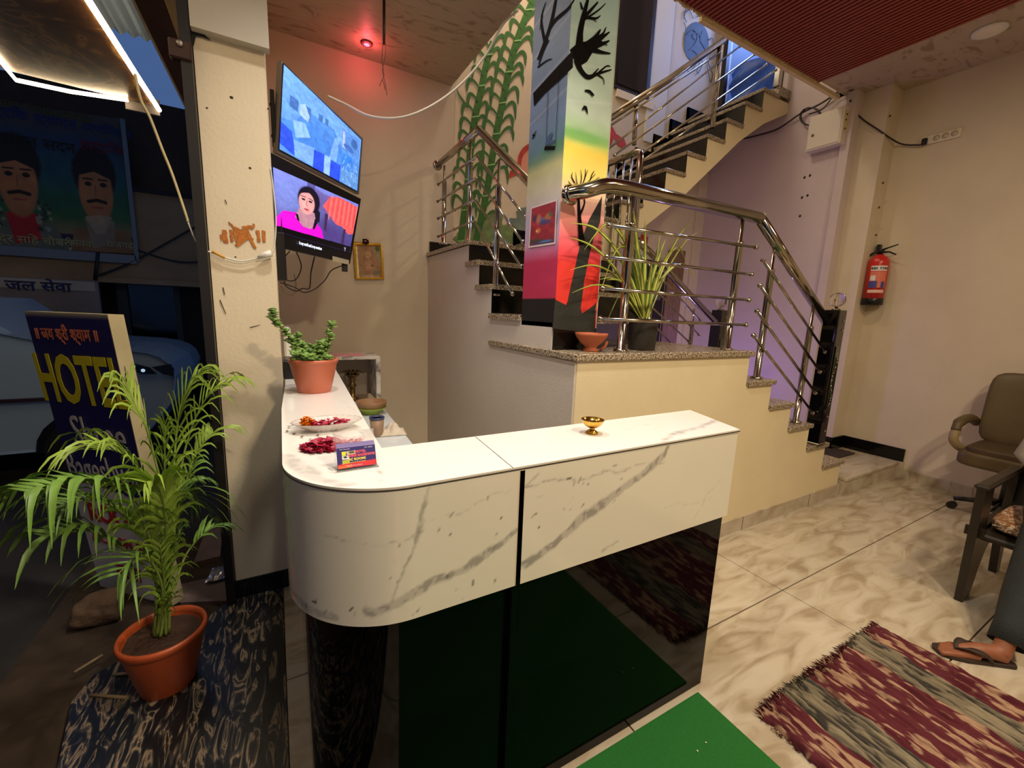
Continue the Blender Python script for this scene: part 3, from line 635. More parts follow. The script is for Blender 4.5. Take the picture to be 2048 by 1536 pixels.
# ink medallion upstairs
cxm, cym = 1392, 84
blobs_m = MB(); n = 28; c = at(cxm, cym+5, 1, 3.948, -.004); v = [c]
for k in range(n):
    a = 2*PI*k/n; v.append(at(cxm+25*math.cos(a), cym+40*math.sin(a), 1, 3.948, -.004))
blobs_m.add(v, [(0, k+1, (k+1) % n+1) for k in range(n)]); blobs_m.build('ink_medallion_painting', mat('ink_blue', (52, 56, 72), .6, noise=.3, nscale=16), wb)
t = MB(); KX = dict(ax=1, val=3.948, off=-.008, nrm=(0, -1, 0))
for P_ in ([(1372, 70), (1385, 60), (1395, 72), (1388, 90), (1378, 100)], [(1405, 62), (1400, 80), (1410, 100), (1398, 112)], [(1390, 80), (1384, 72), (1394, 66), (1402, 76)], [(1385, 100), (1395, 110), (1392, 120)], [(1372, 45), (1366, 30), (1374, 15)], [(1385, 38), (1378, 22), (1370, 25), (1366, 40)], [(1392, 36), (1400, 20), (1398, 5)], [(1378, 125), (1390, 128), (1382, 142), (1376, 146), (1374, 136), (1380, 124)], [(1400, 120), (1404, 128), (1396, 146), (1392, 144), (1398, 126)], [(1412, 118), (1420, 140), (1424, 150), (1420, 165), (1416, 150), (1412, 130)], [(1416, 80), (1424, 78), (1424, 95), (1418, 115), (1414, 130)], [(1366, 45), (1370, 60), (1368, 100), (1376, 118)]):
    rib(t, P_, pxw=1.4, **KX)
t.build('ink_line_painting', mat('ink_lines', (28, 30, 44), .6), wb)
# window upstairs & dado
w1 = struct('window_1', MB().box(*( [at(1234, 0, 1, 3.94).x, at(1300, 150, 1, 3.94).x] ), 3.925, 3.949, 3.98, 5.9), mat('window_frame_dark', (24, 22, 26), .4))
xw0, xw1 = at(1240, 100, 1, 3.94).x, at(1296, 150, 1, 3.94).x
MB().box(3.40, xw1-.03, 3.915, 3.924, 4.02, 5.85).build('pane', mat('night_glass', (14, 16, 30), .08), w1)
struct('trim_2', MB().box(3.42, 4.0, 3.925, 3.948, 3.90, 3.975), CREAM)
struct('trim_3', MB().box(xw1+.02, xw1+.33, 3.935, 3.9485, 3.55, 6.2), mat('pale_trim', (214, 214, 214), .6))
# stair-top doorway
d1 = struct('door_1', MB().box(5.08, 5.14, 3.84, 3.90, 4.02, 5.7).box(5.08, 5.14, 3.1, 3.84, 5.62, 5.7).box(5.08, 5.14, 3.1, 3.16, 4.02, 5.62), mat('dark_door_frame', (34, 26, 24), .5))
tp = MB(); nn = 26; v = []
for j in range(nn):
    for i in range(nn):
        u, w = i/(nn-1), j/(nn-1); yy = 3.15+.72*u; zz = 4.03+.50*w*(1.0+.25*math.sin(2*u+.5)); v.append((5.45-.22*w+.05*math.sin(9*u+4*w)+.03*math.sin(17*w+5*u), yy, zz))
f = [(j*nn+i, j*nn+i+1, (j+1)*nn+i+1, (j+1)*nn+i) for j in range(nn-1) for i in range(nn-1)]
tp.add(v, f, True); tp.v = tp.v; tag(tp.build('tarpaulin', mat('blue_tarp', (70, 110, 200), .5, noise=.4, nscale=8), None, solid=.01), 'crumpled blue tarpaulin in the doorway at the top of the stairs', 'tarpaulin')
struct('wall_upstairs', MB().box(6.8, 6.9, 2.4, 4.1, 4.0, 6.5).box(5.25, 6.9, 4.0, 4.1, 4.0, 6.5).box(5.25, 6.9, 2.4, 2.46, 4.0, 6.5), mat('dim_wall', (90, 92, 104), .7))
# doors / curtain under the stairs
d2 = struct('door_2', MB().box(4.05, 4.46, 3.925, 3.949, 0.1, 2.22), mat('dark_door', (26, 22, 26), .4))
for k in range(4): MB().box(4.12, 4.40, 3.915, 3.926, .35+.46*k, .42+.46*k).build('door_rail', mat('door_rail_grey', (96, 92, 96), .4), d2)
ct = MB(); nx_ = 40; v = []
for i in range(nx_+1):
    x = 4.48+.27*i/nx_; yy = 3.90+.022*math.sin(i*1.25)
    v += [(x, yy, .35), (x, yy, 2.38)]
ct.add(v, [(2*i, 2*i+2, 2*i+3, 2*i+1) for i in range(nx_)], True)
tag(ct.build('curtain', mat('brown_curtain', (150, 118, 108), .8, noise=.4, nscale=30, stretch=(3, 3, .2)), None, solid=.004), 'narrow brown striped curtain beyond the far stair railing', 'curtain')

# ================================================================ RECEPTION COUNTER
RCN = thing('reception_counter', 'white marble-laminate reception counter with glossy black base', 'counter', (.6, 1.1, 0))
def arc(off):
    """outer outline from back of left arm to the right end, inset by off"""
    pts = [(.052+off, 3.50), (.040+off, 2.6), (.030+off, 2.3), (.008+off, 1.8)]
    cx, cy, r = .265, 1.165, .265-off
    for k in range(0, 41): a = PI+PI/2*k/40; pts.append((cx+r*math.cos(a), cy+r*math.sin(a)))
    return pts
OUT = arc(0)
end_f, end_b = (1.50, .905), (1.602, 1.197)
def resamp(pl, ds):
    o = []; 
    for i in range(len(pl)-1):
        a, b = np.array(pl[i]), np.array(pl[i+1]); n = max(1, int(np.ceil(np.linalg.norm(b-a)/ds)))
        for k in range(n): o.append(a+(b-a)*k/n)
    o.append(np.array(pl[-1])); return np.array(o)
# marble paint: function of 2-D coordinates and vein polylines
def marble(u, v, veins, base=(236, 230, 216), seed=0):
    c = np.ones(u.shape+(4,)); c[..., :3] = s2l(base)
    c[..., :3] *= (1-.10*np.clip(fbm(u*3+seed, v*3)-.5, 0, 1))[..., None]
    wx = (fbm(u*6+seed, v*6)-.5)*.05+(fbm(u*30+seed, v*30)-.5)*.018; wy = (fbm(u*6+40, v*6+seed)-.5)*.05+(fbm(u*30+9, v*30+seed)-.5)*.018
    for pl, w, a in veins:
        d, t = segd(u+wx, v+wy, pl); ww = w*(.45+1.1*fbm(u*9+seed+3, v*9))
        m = np.clip((ww-d)/(ww*.35+.0015), 0, 1)*a*(.55+.45*(fbm(u*45, v*45) > .5))
        c[..., :3] = c[..., :3]*(1-m[..., None])+np.array(L3(150, 144, 140))*m[..., None]
    return c
def sheet_v(name, path, z0, z1, colfn, m, parent, ds=.006, thick=.0):
    """vertical sheet following path, vertex painted"""
    P_ = resamp(path, ds); s_ = np.concatenate([[0], np.cumsum(np.linalg.norm(np.diff(P_, axis=0), axis=1))])
    nz_ = int((z1-z0)/ds)+1; Z = np.linspace(z0, z1, nz_); S, ZZ = np.meshgrid(s_, Z)
    X = np.broadcast_to(P_[:, 0], S.shape); Yv = np.broadcast_to(P_[:, 1], S.shape)
    I = np.arange(S.size).reshape(S.shape); F = np.stack([I[:-1, :-1], I[:-1, 1:], I[1:, 1:], I[1:, :-1]], -1).reshape(-1, 4)
    mb = MB(); mb.v = list(zip(X.ravel().tolist(), Yv.ravel().tolist(), ZZ.ravel().tolist())); mb.f = [tuple(int(i) for i in f) for f in F]; mb.sm = [True]*len(mb.f)
    return mb.build(name, m, parent, cols=colfn(S, ZZ, X).reshape(-1, 4))
AZ0, AZ1 = .753, 1.088
x_l0, x_l1, x_r0, x_r1 = .265, .548, .563, 1.497
# veins measured from the photograph, in (x along front, z)
def px2(p): q = at(p[0], p[1], 1, .9); return (q.x, q.z)
def chips(c, S, Z, n, box, seed):
    r = np.random.RandomState(seed)
    for k in range(n):
        x = r.uniform(box[0], box[1]); z = r.uniform(box[2], box[3]); L = r.uniform(.004, .018); a = r.choice([0, PI/2, .9, 1.2]); w = r.uniform(.0012, .003)
        d, t = segd(S, Z, [(x, z), (x+L*math.cos(a), z+L*math.sin(a))]); m = np.clip((w-d)/.0015, 0, 1)*r.uniform(.4, 1)
        c[..., :3] = c[..., :3]*(1-m[..., None])+np.array(L3(50, 40, 34))*m[..., None]
    return c
sL = 0  # arclength on left path measured from its start
pathL = [(.012, 1.9)]+OUT[4:]+[(x_l1, .90)]
_P = resamp(pathL, .006); _s = np.concatenate([[0], np.cumsum(np.linalg.norm(np.diff(_P, axis=0), axis=1))]); SX = _s[-1]-x_l1   # so that s = x + SX on the straight part
def colL(S, Z, X):
    f = lambda *ps: [(px2(p)[0]+SX, px2(p)[1]) for p in ps]
    vv = [(f((1043, 1058), (990, 1090), (930, 1130), (870, 1170), (800, 1215), (740, 1245)), .013, .8),
          (f((860, 965), (845, 1015), (832, 1085), (815, 1150), (795, 1210)), .006, .7),
          (f((850, 1060), (800, 1085), (740, 1105), (640, 1112)), .003, .5),
          (f((1030, 970), (960, 1000), (860, 1045)), .003, .35),
          ([(SX-.21, 1.09), (SX-.27, 1.05), (SX-.36, 1.03), (SX-.44, .99)], .022, .75), ([(SX-.2, .78), (SX-.05, .765), (SX+.08, .76)], .01, .5)]
    c = marble(S, Z, vv, seed=5)
    c = chips(c, S, Z, 16, (SX+.2, SX+.53, .80, 1.03), 3); c = chips(c, S, Z, 14, (SX-.1, SX+.5, .757, .80), 4)
    m = np.clip((.006-abs(S-(SX+x_l1)))/.006, 0, 1)*.5; c[..., :3] = c[..., :3]*(1-m[..., None])+np.array(L3(190, 140, 60))*m[..., None]; return c
def colR(S, Z, X):
    f = lambda *ps: [px2(p) for p in ps]
    Sx = S+x_r0
    vv = [(f((1050, 1130), (1110, 1085), (1170, 1035), (1230, 990), (1290, 950), (1330, 905), (1335, 890)), .016, .85),
          (f((1052, 975), (1110, 958), (1170, 955), (1250, 938), (1330, 925)), .0045, .6), (f((1085, 940), (1060, 968)), .006, .5),
          (f((1205, 1105), (1240, 1085)), .004, .5), (f((1390, 1035), (1410, 990), (1450, 960)), .003, .4), (f((1340, 1015), (1420, 1000)), .0025, .3)]
    c = marble(Sx, Z, vv, seed=5)
    c = chips(c, Sx, Z, 22, (.57, .92, .84, 1.06), 8); return c
sheet_v('left_apron', pathL, AZ0, AZ1, colL, VCG, RCN)
sheet_v('right_apron', [(x_r0, .90), end_f], AZ0, AZ1, colR, VCG, RCN)
MLAM = mat('plain_marble_laminate', (236, 230, 216), .2, noise=.06, nscale=4)
MB().prism([(1.497, .908), end_b, (1.58, 1.197), (1.47, .908)], 2, AZ0, AZ1).build('end_apron', MLAM, RCN)
0 and MB().prism(arc(.004)[3:]+[(1.495, .904), (1.598, 1.19), (.25, 1.19), (.25, 1.19)][0:3]+[(.25, 1.6), (.25, 1.6)][0:1]+[(.004, 1.6)], 2, .72, AZ0+.002).build('apron_underside', mat('raw_board', (150, 116, 80), .8), RCN)
MB().prism(arc(.006)[3:]+[(x_l1, .906), (x_l1, .93)]+[(.3, .95), (.12, 1.1), (.04, 1.25), (.03, 1.6)], 2, .754, 1.085).build('apron_core', mat('dark_board', (30, 26, 22), .8), RCN)
# countertop
def top_sheet():
    ds = .009; X, Y = np.meshgrid(np.arange(-.01, 1.62, ds), np.arange(.88, 3.56, ds))
    out = OUT+[(1.505, .902), (1.606, 1.20), (.252, 1.19), (.262, 1.44), (.315, 2.6), (.35, 3.50)]
    return out
out = top_sheet()
mbt = MB().prism(out, 2, AZ1, 1.0995); mbt.build('top_edge', MLAM, RCN)
bm = bmesh.new(); bm.faces.new([bm.verts.new((q[0], q[1], 1.1)) for q in out])
for k in range(1, 175):
    x = -.01+k*.0095
    if x < 1.62: bmesh.ops.bisect_plane(bm, geom=bm.verts[:]+bm.edges[:]+bm.faces[:], plane_co=(x, 0, 0), plane_no=(1, 0, 0))
for k in range(1, 140):
    y = .88+k*.0095 if k < 90 else .88+90*.0095+(k-90)*.035
    bmesh.ops.bisect_plane(bm, geom=bm.verts[:]+bm.edges[:]+bm.faces[:], plane_co=(0, y, 0), plane_no=(0, 1, 0))
V = np.array([v.co[:] for v in bm.verts]); f = lambda *ps: [tuple(at(p[0], p[1], 2, 1.1)[:2]) for p in ps]
vv = [(f((1440, 838), (1380, 856), (1340, 870), (1325, 885)), .012, .6), (f((570, 915), (600, 935), (640, 955), (690, 968)), .02, .45), (f((752, 940), (760, 975)), .004, .6), (f((560, 750), (620, 765), (680, 775)), .006, .4), (f((960, 878), (1030, 932)), .0012, 0), (f((1230, 862), (1310, 845)), .004, .3), (f((680, 800), (720, 830)), .004, .25)]
C = marble(V[:, 0], V[:, 1], vv, base=(244, 242, 238), seed=9)
d, t_ = segd(V[:, 0], V[:, 1], [(.525, .895), (.548, 1.19)]); m_ = (d < .0016)*.0; C[:, :3] = C[:, :3]*(1-m_[:, None])+np.array(L3(90, 80, 70))*m_[:, None]
mb = MB().bm(bm); mb.build('countertop', VCG, RCN, cols=C)
MB().ribbon([(.525, .90, 1.1004), (.548, 1.188, 1.1004)], .0022, (0, 0, 1)).build('top_joint', GROUT, RCN)
MB().tube([(q[0], q[1], 1.0935) for q in OUT[2:]]+[(1.505, .902, 1.0935)], .0022, 4).build('edge_band', mat('dark_edge_band', (60, 50, 44), .6), RCN)
# base
GB = mat('gloss_black_laminate', (4, 4, 5), .05, spec=.15)
def base_path(off, x0, x1):
    P_ = arc(off); return P_
bo = arc(.035)
bc = [q for q in bo[3:]]+[(x_l1-.006, .935)]
MB().add([(q[0], q[1], z) for q in bc for z in (0, .752)], [(2*i, 2*i+2, 2*i+3, 2*i+1) for i in range(len(bc)-1)], True).build('curved_base_panel', GB, RCN)
MB().prism([q for q in arc(.043)[3:]]+[(x_l1-.006, .943), (x_l1-.006, .955), (.28, .96), (.1, 1.12), (.055, 1.3), (.055, 1.8)], 2, 0, .752).build('base_core', BLACK, RCN)
MB().bev(x_r0+.003, 1.484, .912, .935, 0, .752, .002).build('flat_base_panel', GB, RCN)
MB().prism([(1.484, .914), (1.575, 1.18), (1.555, 1.18), (1.464, .914)], 2, 0, .752).build('end_base_panel', GB, RCN)
MB().box(x_l1-.003, x_r0+.004, .912, .935, 0, 1.088).build('black_joint_strip', GB, RCN)
# interior carcass
CB = mat('inner_laminate', (200, 196, 188), .4)
MB().box(.3, 1.55, 1.16, 1.18, .0, 1.08).build('inner_panel', CB, RCN)
MB().prism([(.235, 1.3), (.25, 1.44), (.30, 2.6), (.33, 3.5), (.31, 3.5), (.28, 2.6), (.215, 1.3)], 2, 0, 1.088).build('inner_side_panel', CB, RCN)
# lower desk
dk = thing('desk', 'lower white marble-laminate work desk behind the counter', 'desk', (.5, 2.3, 0))
MB().prism([(.31, 1.2), (.60, 1.2), (.644, 2.22), (.692, 3.24), (.70, 3.45), (.335, 3.45)], 2, .725, .75).build('desk_top', mat('desk_marble', (214, 222, 228), .2, noise=.08, nscale=5), dk)
MB().prism([(.60, 1.3), (.63, 2.22), (.672, 3.24), (.65, 3.24), (.60, 2.22), (.58, 1.3)], 2, 0, .725).build('front_panel', CB, dk)
# small cabinet at far end
cb = thing('cabinet', 'open white marbled cabinet standing on the far end of the desk', 'cabinet', (.55, 3.6, .75))
MR = ramp_mat('grey_white_marble', [(.35, (120, 112, 106)), (.5, (214, 208, 200)), (.7, (236, 232, 224))], .3, scale=7, detail=6, dist=2)
MB().bev(.38, .735, 3.46, 3.78, 1.085, 1.11, .004).build('top_board', MR, cb)
MB().bev(.70, .735, 3.46, 3.78, .752, 1.085, .003).build('side_panel', MR, cb); MB().bev(.38, .40, 3.46, 3.78, .752, 1.085, .003).build('side_panel', MR, cb)
MB().box(.40, .70, 3.74, 3.76, .752, 1.085).build('back_panel', mat('greyish_back', (168, 152, 140), .35), cb)
tag(MB().bev(.30, .62, 3.50, 3.66, 1.111, 1.116, .001).build('paper_file', mat('pink_paper', (226, 150, 158), .7), None), 'thin pink file lying on the marbled cabinet', 'file')
BR = mat('old_brass', (120, 98, 58), .35, .8, noise=.3, nscale=30)
bo_ = thing('brass_lamp_stand', 'dull brass lamp with leaf rim inside the marbled cabinet', 'oil lamp', (.52, 3.58, .752))
MB().lathe((.53, 3.56, .752), [(.05, 0), (.05, .01), (.02, .02), (.022, .10), (.035, .11), (.02, .13), (.02, .17), (.055, .20), (.06, .205)], 18).build('stem', BR, bo_)
lfm = MB()
for k in range(10):
    a = 2*PI*k/10; d = Vector((math.cos(a), math.sin(a), 0)); lfm.leaf([Vector((.53, 3.56, .955))+d*.03, Vector((.53, 3.56, .985))+d*.06, Vector((.53, 3.56, .97))+d*.095], .035, d.cross(Vector((0, 0, 1))))
lfm.build('leaf_rim', BR, bo_, solid=.002)

exec_after = []
# ================================================================ THINGS ON THE COUNTER AND DESK
TERRA = mat('terracotta_plastic', (196, 108, 78), .45, noise=.06, nscale=12)
def plantpot(nm, label, c, h, rt, rb, m, soilm, group=None, cat='plant', lip=.014):
    t = thing(nm, label, cat, c, group)
    MB().lathe(c, [(rb*.97, 0), (rb, .004), (rt*.955, h-lip*1.6), (rt*.96, h-lip*1.5), (rt, h-lip*1.3), (rt*1.02, h-lip*.5), (rt, h), (rt*.93, h), (rt*.90, h-.02), (rt*.88, h-.05), (0, h-.052)], 36).build('pot', m, t)
    s = MB(); n = 22; v = [(c[0], c[1], c[2]+h-.022)]
    for rr in (.45, .86):
        for k in range(n): a = 2*PI*k/n; v.append((c[0]+rt*rr*math.cos(a), c[1]+rt*rr*math.sin(a), c[2]+h-.028+random.uniform(-.004, .006)))
    s.add(v, [(0, k+1, (k+1) % n+1) for k in range(n)]+[(k+1, k+1+n, (k+1) % n+1+n, (k+1) % n+1) for k in range(n)]); s.build('soil', soilm, t)
    return t
SOIL = mat('brown_soil', (84, 56, 36), .95, noise=.4, nscale=40, bump=.6, bscale=120)
c = (.150, 2.135, 1.10)
jd = plantpot('jade_plant', 'bushy green jade plant in a plain terracotta pot on the counter', c, .155, .105, .072, TERRA, SOIL)
JL = mat('jade_leaf', (134, 172, 88), .35, noise=.4, nscale=22); JS = mat('jade_stem', (120, 90, 60), .6)
def jade_branch(pts, n, spread):
    P_ = catmull(pts, 6); b = MB().tube(P_, list(np.linspace(.006, .0025, len(P_))), 6).build('branch', JS, jd); n = int(n*1.0)
    m_ = MB()
    for k in range(n):
        t = (k+.5)/n; q = P_[int(t*(len(P_)-1))]; a = random.random()*2*PI; d = Vector((math.cos(a), math.sin(a), random.uniform(-.1, .8))).normalized()
        sp = spread*(1-.45*t); p0 = q+d*.004; e = q+d*sp*random.uniform(.6, 1.1); w = random.uniform(.024, .034)
        sd = d.cross(Vector((0, 0, 1))); sd = sd.normalized() if sd.length > .01 else Vector((1, 0, 0)); nn = d.cross(sd); mid = e-d*.007; L = .0175
        v = [mid-d*L, mid+d*L, mid+sd*w*.5, mid-sd*w*.5, mid+nn*.005, mid-nn*.005]
        m_.add(v, [(0, 2, 4), (2, 1, 4), (1, 3, 4), (3, 0, 4), (2, 0, 5), (1, 2, 5), (3, 1, 5), (0, 3, 5)], True)
    m_.build('foliage', JL, b)
z0 = 1.235
for pts, n, sp in (([(.12, 2.13, z0), (.085, 2.14, 1.30), (.05, 2.13, 1.36), (.0, 2.10, 1.43), (-.005, 2.08, 1.475)], 95, .034), ([(.14, 2.15, z0), (.12, 2.18, 1.28), (.09, 2.18, 1.33)], 70, .045), ([(.17, 2.14, z0), (.20, 2.13, 1.29), (.222, 2.12, 1.36), (.232, 2.11, 1.43)], 90, .036), ([(.16, 2.12, z0), (.17, 2.10, 1.28), (.185, 2.09, 1.34)], 80, .04), ([(.15, 2.10, z0), (.13, 2.06, 1.26), (.12, 2.03, 1.28)], 80, .045), ([(.14, 2.16, z0), (.15, 2.2, 1.27), (.16, 2.22, 1.31)], 60, .04), ([(.13, 2.12, z0), (.09, 2.09, 1.26), (.07, 2.07, 1.29)], 70, .045), ([(.11, 2.14, z0), (.08, 2.15, 1.31), (.10, 2.14, 1.37)], 45, .03), ([(.17, 2.10, z0), (.20, 2.07, 1.255), (.21, 2.06, 1.27)], 45, .035)):
    jade_branch(pts, n, sp)
# brass diya
c = (.935, 1.075, 1.10)
dy = thing('brass_oil_lamp', 'small polished brass footed oil lamp alone on the front countertop', 'oil lamp', c)
GOLD = mat('polished_brass', (214, 168, 74), .16, 1.0)
MB().lathe(c, [(.022, 0), (.024, .002), (.018, .008), (.008, .016), (.008, .020), (.02, .024), (.032, .034), (.039, .048), (.040, .050), (.037, .050), (.030, .038), (.012, .030), (0, .029)], 28).build('bowl', GOLD, dy)
MB().lathe((c[0], c[1], c[2]+.0305), [(.0, .0), (.02, .003), (.030, .0095)], 20).build('wick_bed', mat('burnt_brass', (60, 44, 26), .4, .5), dy)
# crystal dish with petals
c = (.135, 1.44, 1.10)
gd = thing('glass_dish', 'fluted oval glass dish of rose petals and an orange marigold', 'dish', c)
GLASS = mat('clear_glass', (236, 230, 224), .1, trans=.35, alpha=.62, spec=.8)
MB().lathe(c, [(0, .003), (.03, .003), (.055, .007), (.085, .024), (.10, .032), (.105, .033), (.102, .029), (.085, .020), (.055, .003), (.03, 0), (0, 0)], 72, sx=1.0, sy=.62, ripple=.03, rn=24).build('dish_body', GLASS, gd)
ROSE = mat('rose_petal', (170, 16, 60), .5, noise=.35, nscale=60); ORG = mat('marigold_petal', (244, 146, 20), .5, noise=.25, nscale=80)
def petal(mb, p, r, tilt=.5, flat_=.35):
    a = random.random()*2*PI; d = Vector((math.cos(a), math.sin(a), random.uniform(-tilt, tilt))).normalized(); sd = d.cross(Vector((0, 0, 1))).normalized(); nn = sd.cross(d)
    v = [p-d*r, p+d*r*.2+sd*r*.8+nn*r*flat_, p+d*r+nn*r*flat_*.8, p+d*r*.2-sd*r*.8+nn*r*flat_, p-nn*r*.1]
    mb.add(v, [(0, 4, 3), (0, 1, 4), (1, 2, 4), (2, 3, 4)], True)
m_ = MB()
for k in range(95):
    a = random.random()*2*PI; r = math.sqrt(random.random()); petal(m_, Vector((c[0]-.005+.07*r*math.cos(a), c[1]+.035*r*math.sin(a), 1.112+random.random()*.018)), random.uniform(.008, .013))
tag(m_.build('rose_petals', ROSE, None, kind='stuff'), 'dark red rose petals heaped inside the glass dish', 'petals')
m_ = MB()
for k in range(110):
    d = Vector((random.gauss(0, 1), random.gauss(0, 1), random.gauss(0, .8))).normalized(); petal(m_, Vector((.075, 1.43, 1.132))+d*.019*random.uniform(.6, 1), .0075, .9)
tag(m_.build('marigold', ORG, None), 'orange marigold head at the left rim of the glass dish', 'flower')
m_ = MB(); cz = (.105, 1.255)
for k in range(230):
    a = random.random()*2*PI; r = math.sqrt(random.random()); petal(m_, Vector((cz[0]+.058*r*math.cos(a), cz[1]+.055*r*math.sin(a), 1.104+(1-r)*.028*random.random())), random.uniform(.008, .013), .7)
tag(m_.build('rose_garland', ROSE, None), 'crumpled crimson rose garland lying behind the business card holder', 'flower')
m_ = MB()
for k in range(40):
    a = random.random()*2*PI; r = math.sqrt(random.random()); petal(m_, Vector((.185+.03*r*math.cos(a), 1.24+.02*r*math.sin(a), 1.104+.01*random.random())), random.uniform(.006, .01), .7)
tag(m_.build('rose_petals', mat('pink_rose_petal', (196, 70, 96), .5), None, kind='stuff'), 'pale pink rose petals seen through the card holder', 'petals')
for k, (px, py) in enumerate(((574, 864), (588, 869), (604, 875), (636, 872), (621, 880))):
    q = at(px, py, 2, 1.101); m_ = MB(); petal(m_, q+Vector((0, 0, .002)), .0065, .2); tag(m_.build('fallen_petal', mat('dry_petal', (90, 16, 34), .6), None), ['dark petal on the countertop, leftmost, below the spoon handle', 'dark petal on the countertop, second from the left below the glass dish', 'dark petal on the countertop nearest the rose garland top left', 'dark petal under the middle of the glass dish rim', 'dark petal between the glass dish and the rose garland'][k], 'petal')
sp = thing('spoon', 'clear slender spoon handle resting beside the marigold', 'spoon', (.04, 1.44, 1.10))
MB().tube([at(577, 853, 2, 1.106), at(596, 848, 2, 1.112)], [.0035, .002], 8).ball(at(578, 853, 2, 1.106), .0045, 8).build('handle', GLASS, sp); MB().ball(at(596, 845, 2, 1.118), .008, 10, (1, .7, .5)).build('bowl', GLASS, sp)
# business card holder
A_, B_ = at(674, 946, 2, 1.10), at(758, 934, 2, 1.10)
xd = (B_-A_).normalized(); bk = Vector((-xd.y, xd.x, 0)); upv = (Vector((0, 0, 1))+bk*.42).normalized(); wd = (B_-A_).length
ch = thing('card_holder', 'clear acrylic business card holder at the curved counter corner', 'card holder', A_)
ACR = mat('clear_acrylic', (250, 250, 250), .05, trans=.92, alpha=.55)
def slab(mb, o, ex, ey, en, w, h, t):
    v = [o, o+ex*w, o+ex*w+ey*h, o+ey*h]; v += [q+en*t for q in v]
    return mb.add(v, [(0, 3, 2, 1), (4, 5, 6, 7), (0, 1, 5, 4), (1, 2, 6, 5), (2, 3, 7, 6), (3, 0, 4, 7)])
nrm = xd.cross(upv)  # towards camera
slab(MB(), A_+bk*.028, xd, upv, -nrm, wd, .092, .002).build('back_plate', ACR, ch)
slab(MB(), A_, xd, bk, Vector((0, 0, 1)), wd, .03, .002).build('foot_plate', ACR, ch)
slab(MB(), A_+xd*wd*.97, xd, upv, nrm, wd*.05, .035, .002).build('side_lug', ACR, ch)
slab(MB(), A_-xd*.004, xd, upv, nrm, wd*.05, .035, .002).build('side_lug', ACR, ch)
CW, CH = wd*.92, .052
for k in range(5):
    o = A_+xd*wd*.04+bk*(.006+.003*(k))+upv*(.006+.0016*k)
    cdn = thing('business_card', 'printed navy and red business card at the front of the acrylic holder' if k == 0 else 'lilac-edged business card stacked behind the front card', 'business card', o, None if k == 0 else 'cards behind the front one')
    if k: slab(MB(), o, xd, upv, nrm, CW, CH, .0006).build('sheet', mat('card_lilac', (150, 136, 196), .6), cdn)
    else:
        cv = Cv(90, 60, (44, 36, 110))
        cv.poly([(0, .80), (1, .74), (1, 1), (0, 1)], (216, 50, 60)); cv.poly([(0, .88), (.35, .84), (.35, 1), (0, 1)], (235, 110, 60))
        cv.poly([(.12, .22), (.22, .22), (.22, .4), (.12, .4)], (236, 226, 60)); cv.poly([(.22, .22), (.48, .2), (.48, .36), (.26, .4)], (200, 190, 160)); cv.poly([(.12, .42), (.3, .42), (.3, .58), (.12, .58)], (230, 230, 225)); cv.ell(.2, .48, .05, .05, (40, 50, 40)); cv.poly([(.12, .62), (.3, .6), (.3, .78), (.12, .8)], (190, 190, 70)); cv.ell(.37, .28, .08, .06, (90, 80, 60))
        cv.poly([(.0, .0), (1, .0), (1, .03), (0, .03)], (160, 148, 204))
        canvas('printed_face', cv, o+upv*CH+nrm*.0008, o+upv*CH+xd*CW+nrm*.0008, o+xd*CW+nrm*.0008, o+nrm*.0008, VCS, cdn)
        slab(MB(), o, xd, upv, nrm, CW, CH, .0005).build('sheet', mat('card_lilac', (150, 136, 196), .6), cdn)
        tr = mat('card_red_ink', (244, 96, 110), .6); ty = mat('card_yellow_ink', (246, 226, 90), .6); tw = mat('card_white_ink', (225, 215, 240), .6)
        F_ = lambda u, w: frame(o+xd*CW*u+upv*CH*w+nrm*.0013, xd, upv)
        text('lettering', 'HOTEL', .0085, F_(.60, .72), tr, cdn, .0001, bold=.0003); text('lettering', 'SHREE BAGESHWAR', .0088, F_(.63, .55), tr, cdn, .0001, bold=.0003, xs=.8)
        text('lettering', 'AC ROOMS', .008, F_(.50, .38), ty, cdn, .0001, bold=.0003); text('lettering', 'Room & Dormitory', .005, F_(.50, .25), ty, cdn, .0001)
        text('lettering', 'Shri Marwadi', .0045, F_(.2, .90), tw, cdn, .0001); text('lettering', 'Mo. 98260', .0045, F_(.82, .88), tw, cdn, .0001); text('lettering', 'Near Railway Station', .0045, F_(.42, .10), tw, cdn, .0001)
# desk things: bowl, tumbler, napkin
c = (.575, 3.02, .75)
gb = thing('serving_bowl', 'wide brown and green bowl on the desk behind the tumbler', 'bowl', c)
MB().lathe(c, [(.05, 0), (.055, .004), (.085, .035), (.10, .045), (.105, .047), (.095, .05)], 28).build('green_base', mat('leaf_green_bowl', (140, 164, 60), .4), gb)
MB().lathe((c[0], c[1], c[2]+.0475), [(.098, 0), (.102, .035), (.104, .045), (.094, .045), (.088, .012), (0, .006)], 28).build('brown_bowl', mat('brown_bowl', (150, 112, 78), .4), gb)
c = (.497, 2.46, .75)
tb = thing('paper_cup', 'brownish tumbler with dark blue rim on the desk', 'cup', c)
MB().lathe(c, [(.03, 0), (.033, .003), (.041, .105)], 24).build('cup_body', mat('cup_brown', (150, 122, 98), .5, noise=.2, nscale=25), tb)
MB().lathe((c[0], c[1], c[2]+.105), [(.042, 0), (.044, .004), (.043, .012), (.038, .012), (.036, .002)], 24).build('rim', mat('navy_rim', (52, 60, 100), .4), tb); MB().lathe((c[0], c[1], c[2]+.108), [(0, 0), (.036, 0)], 20).build('drink_surface', mat('pale_drink', (214, 214, 216), .2), tb)
nn = 18; v = []
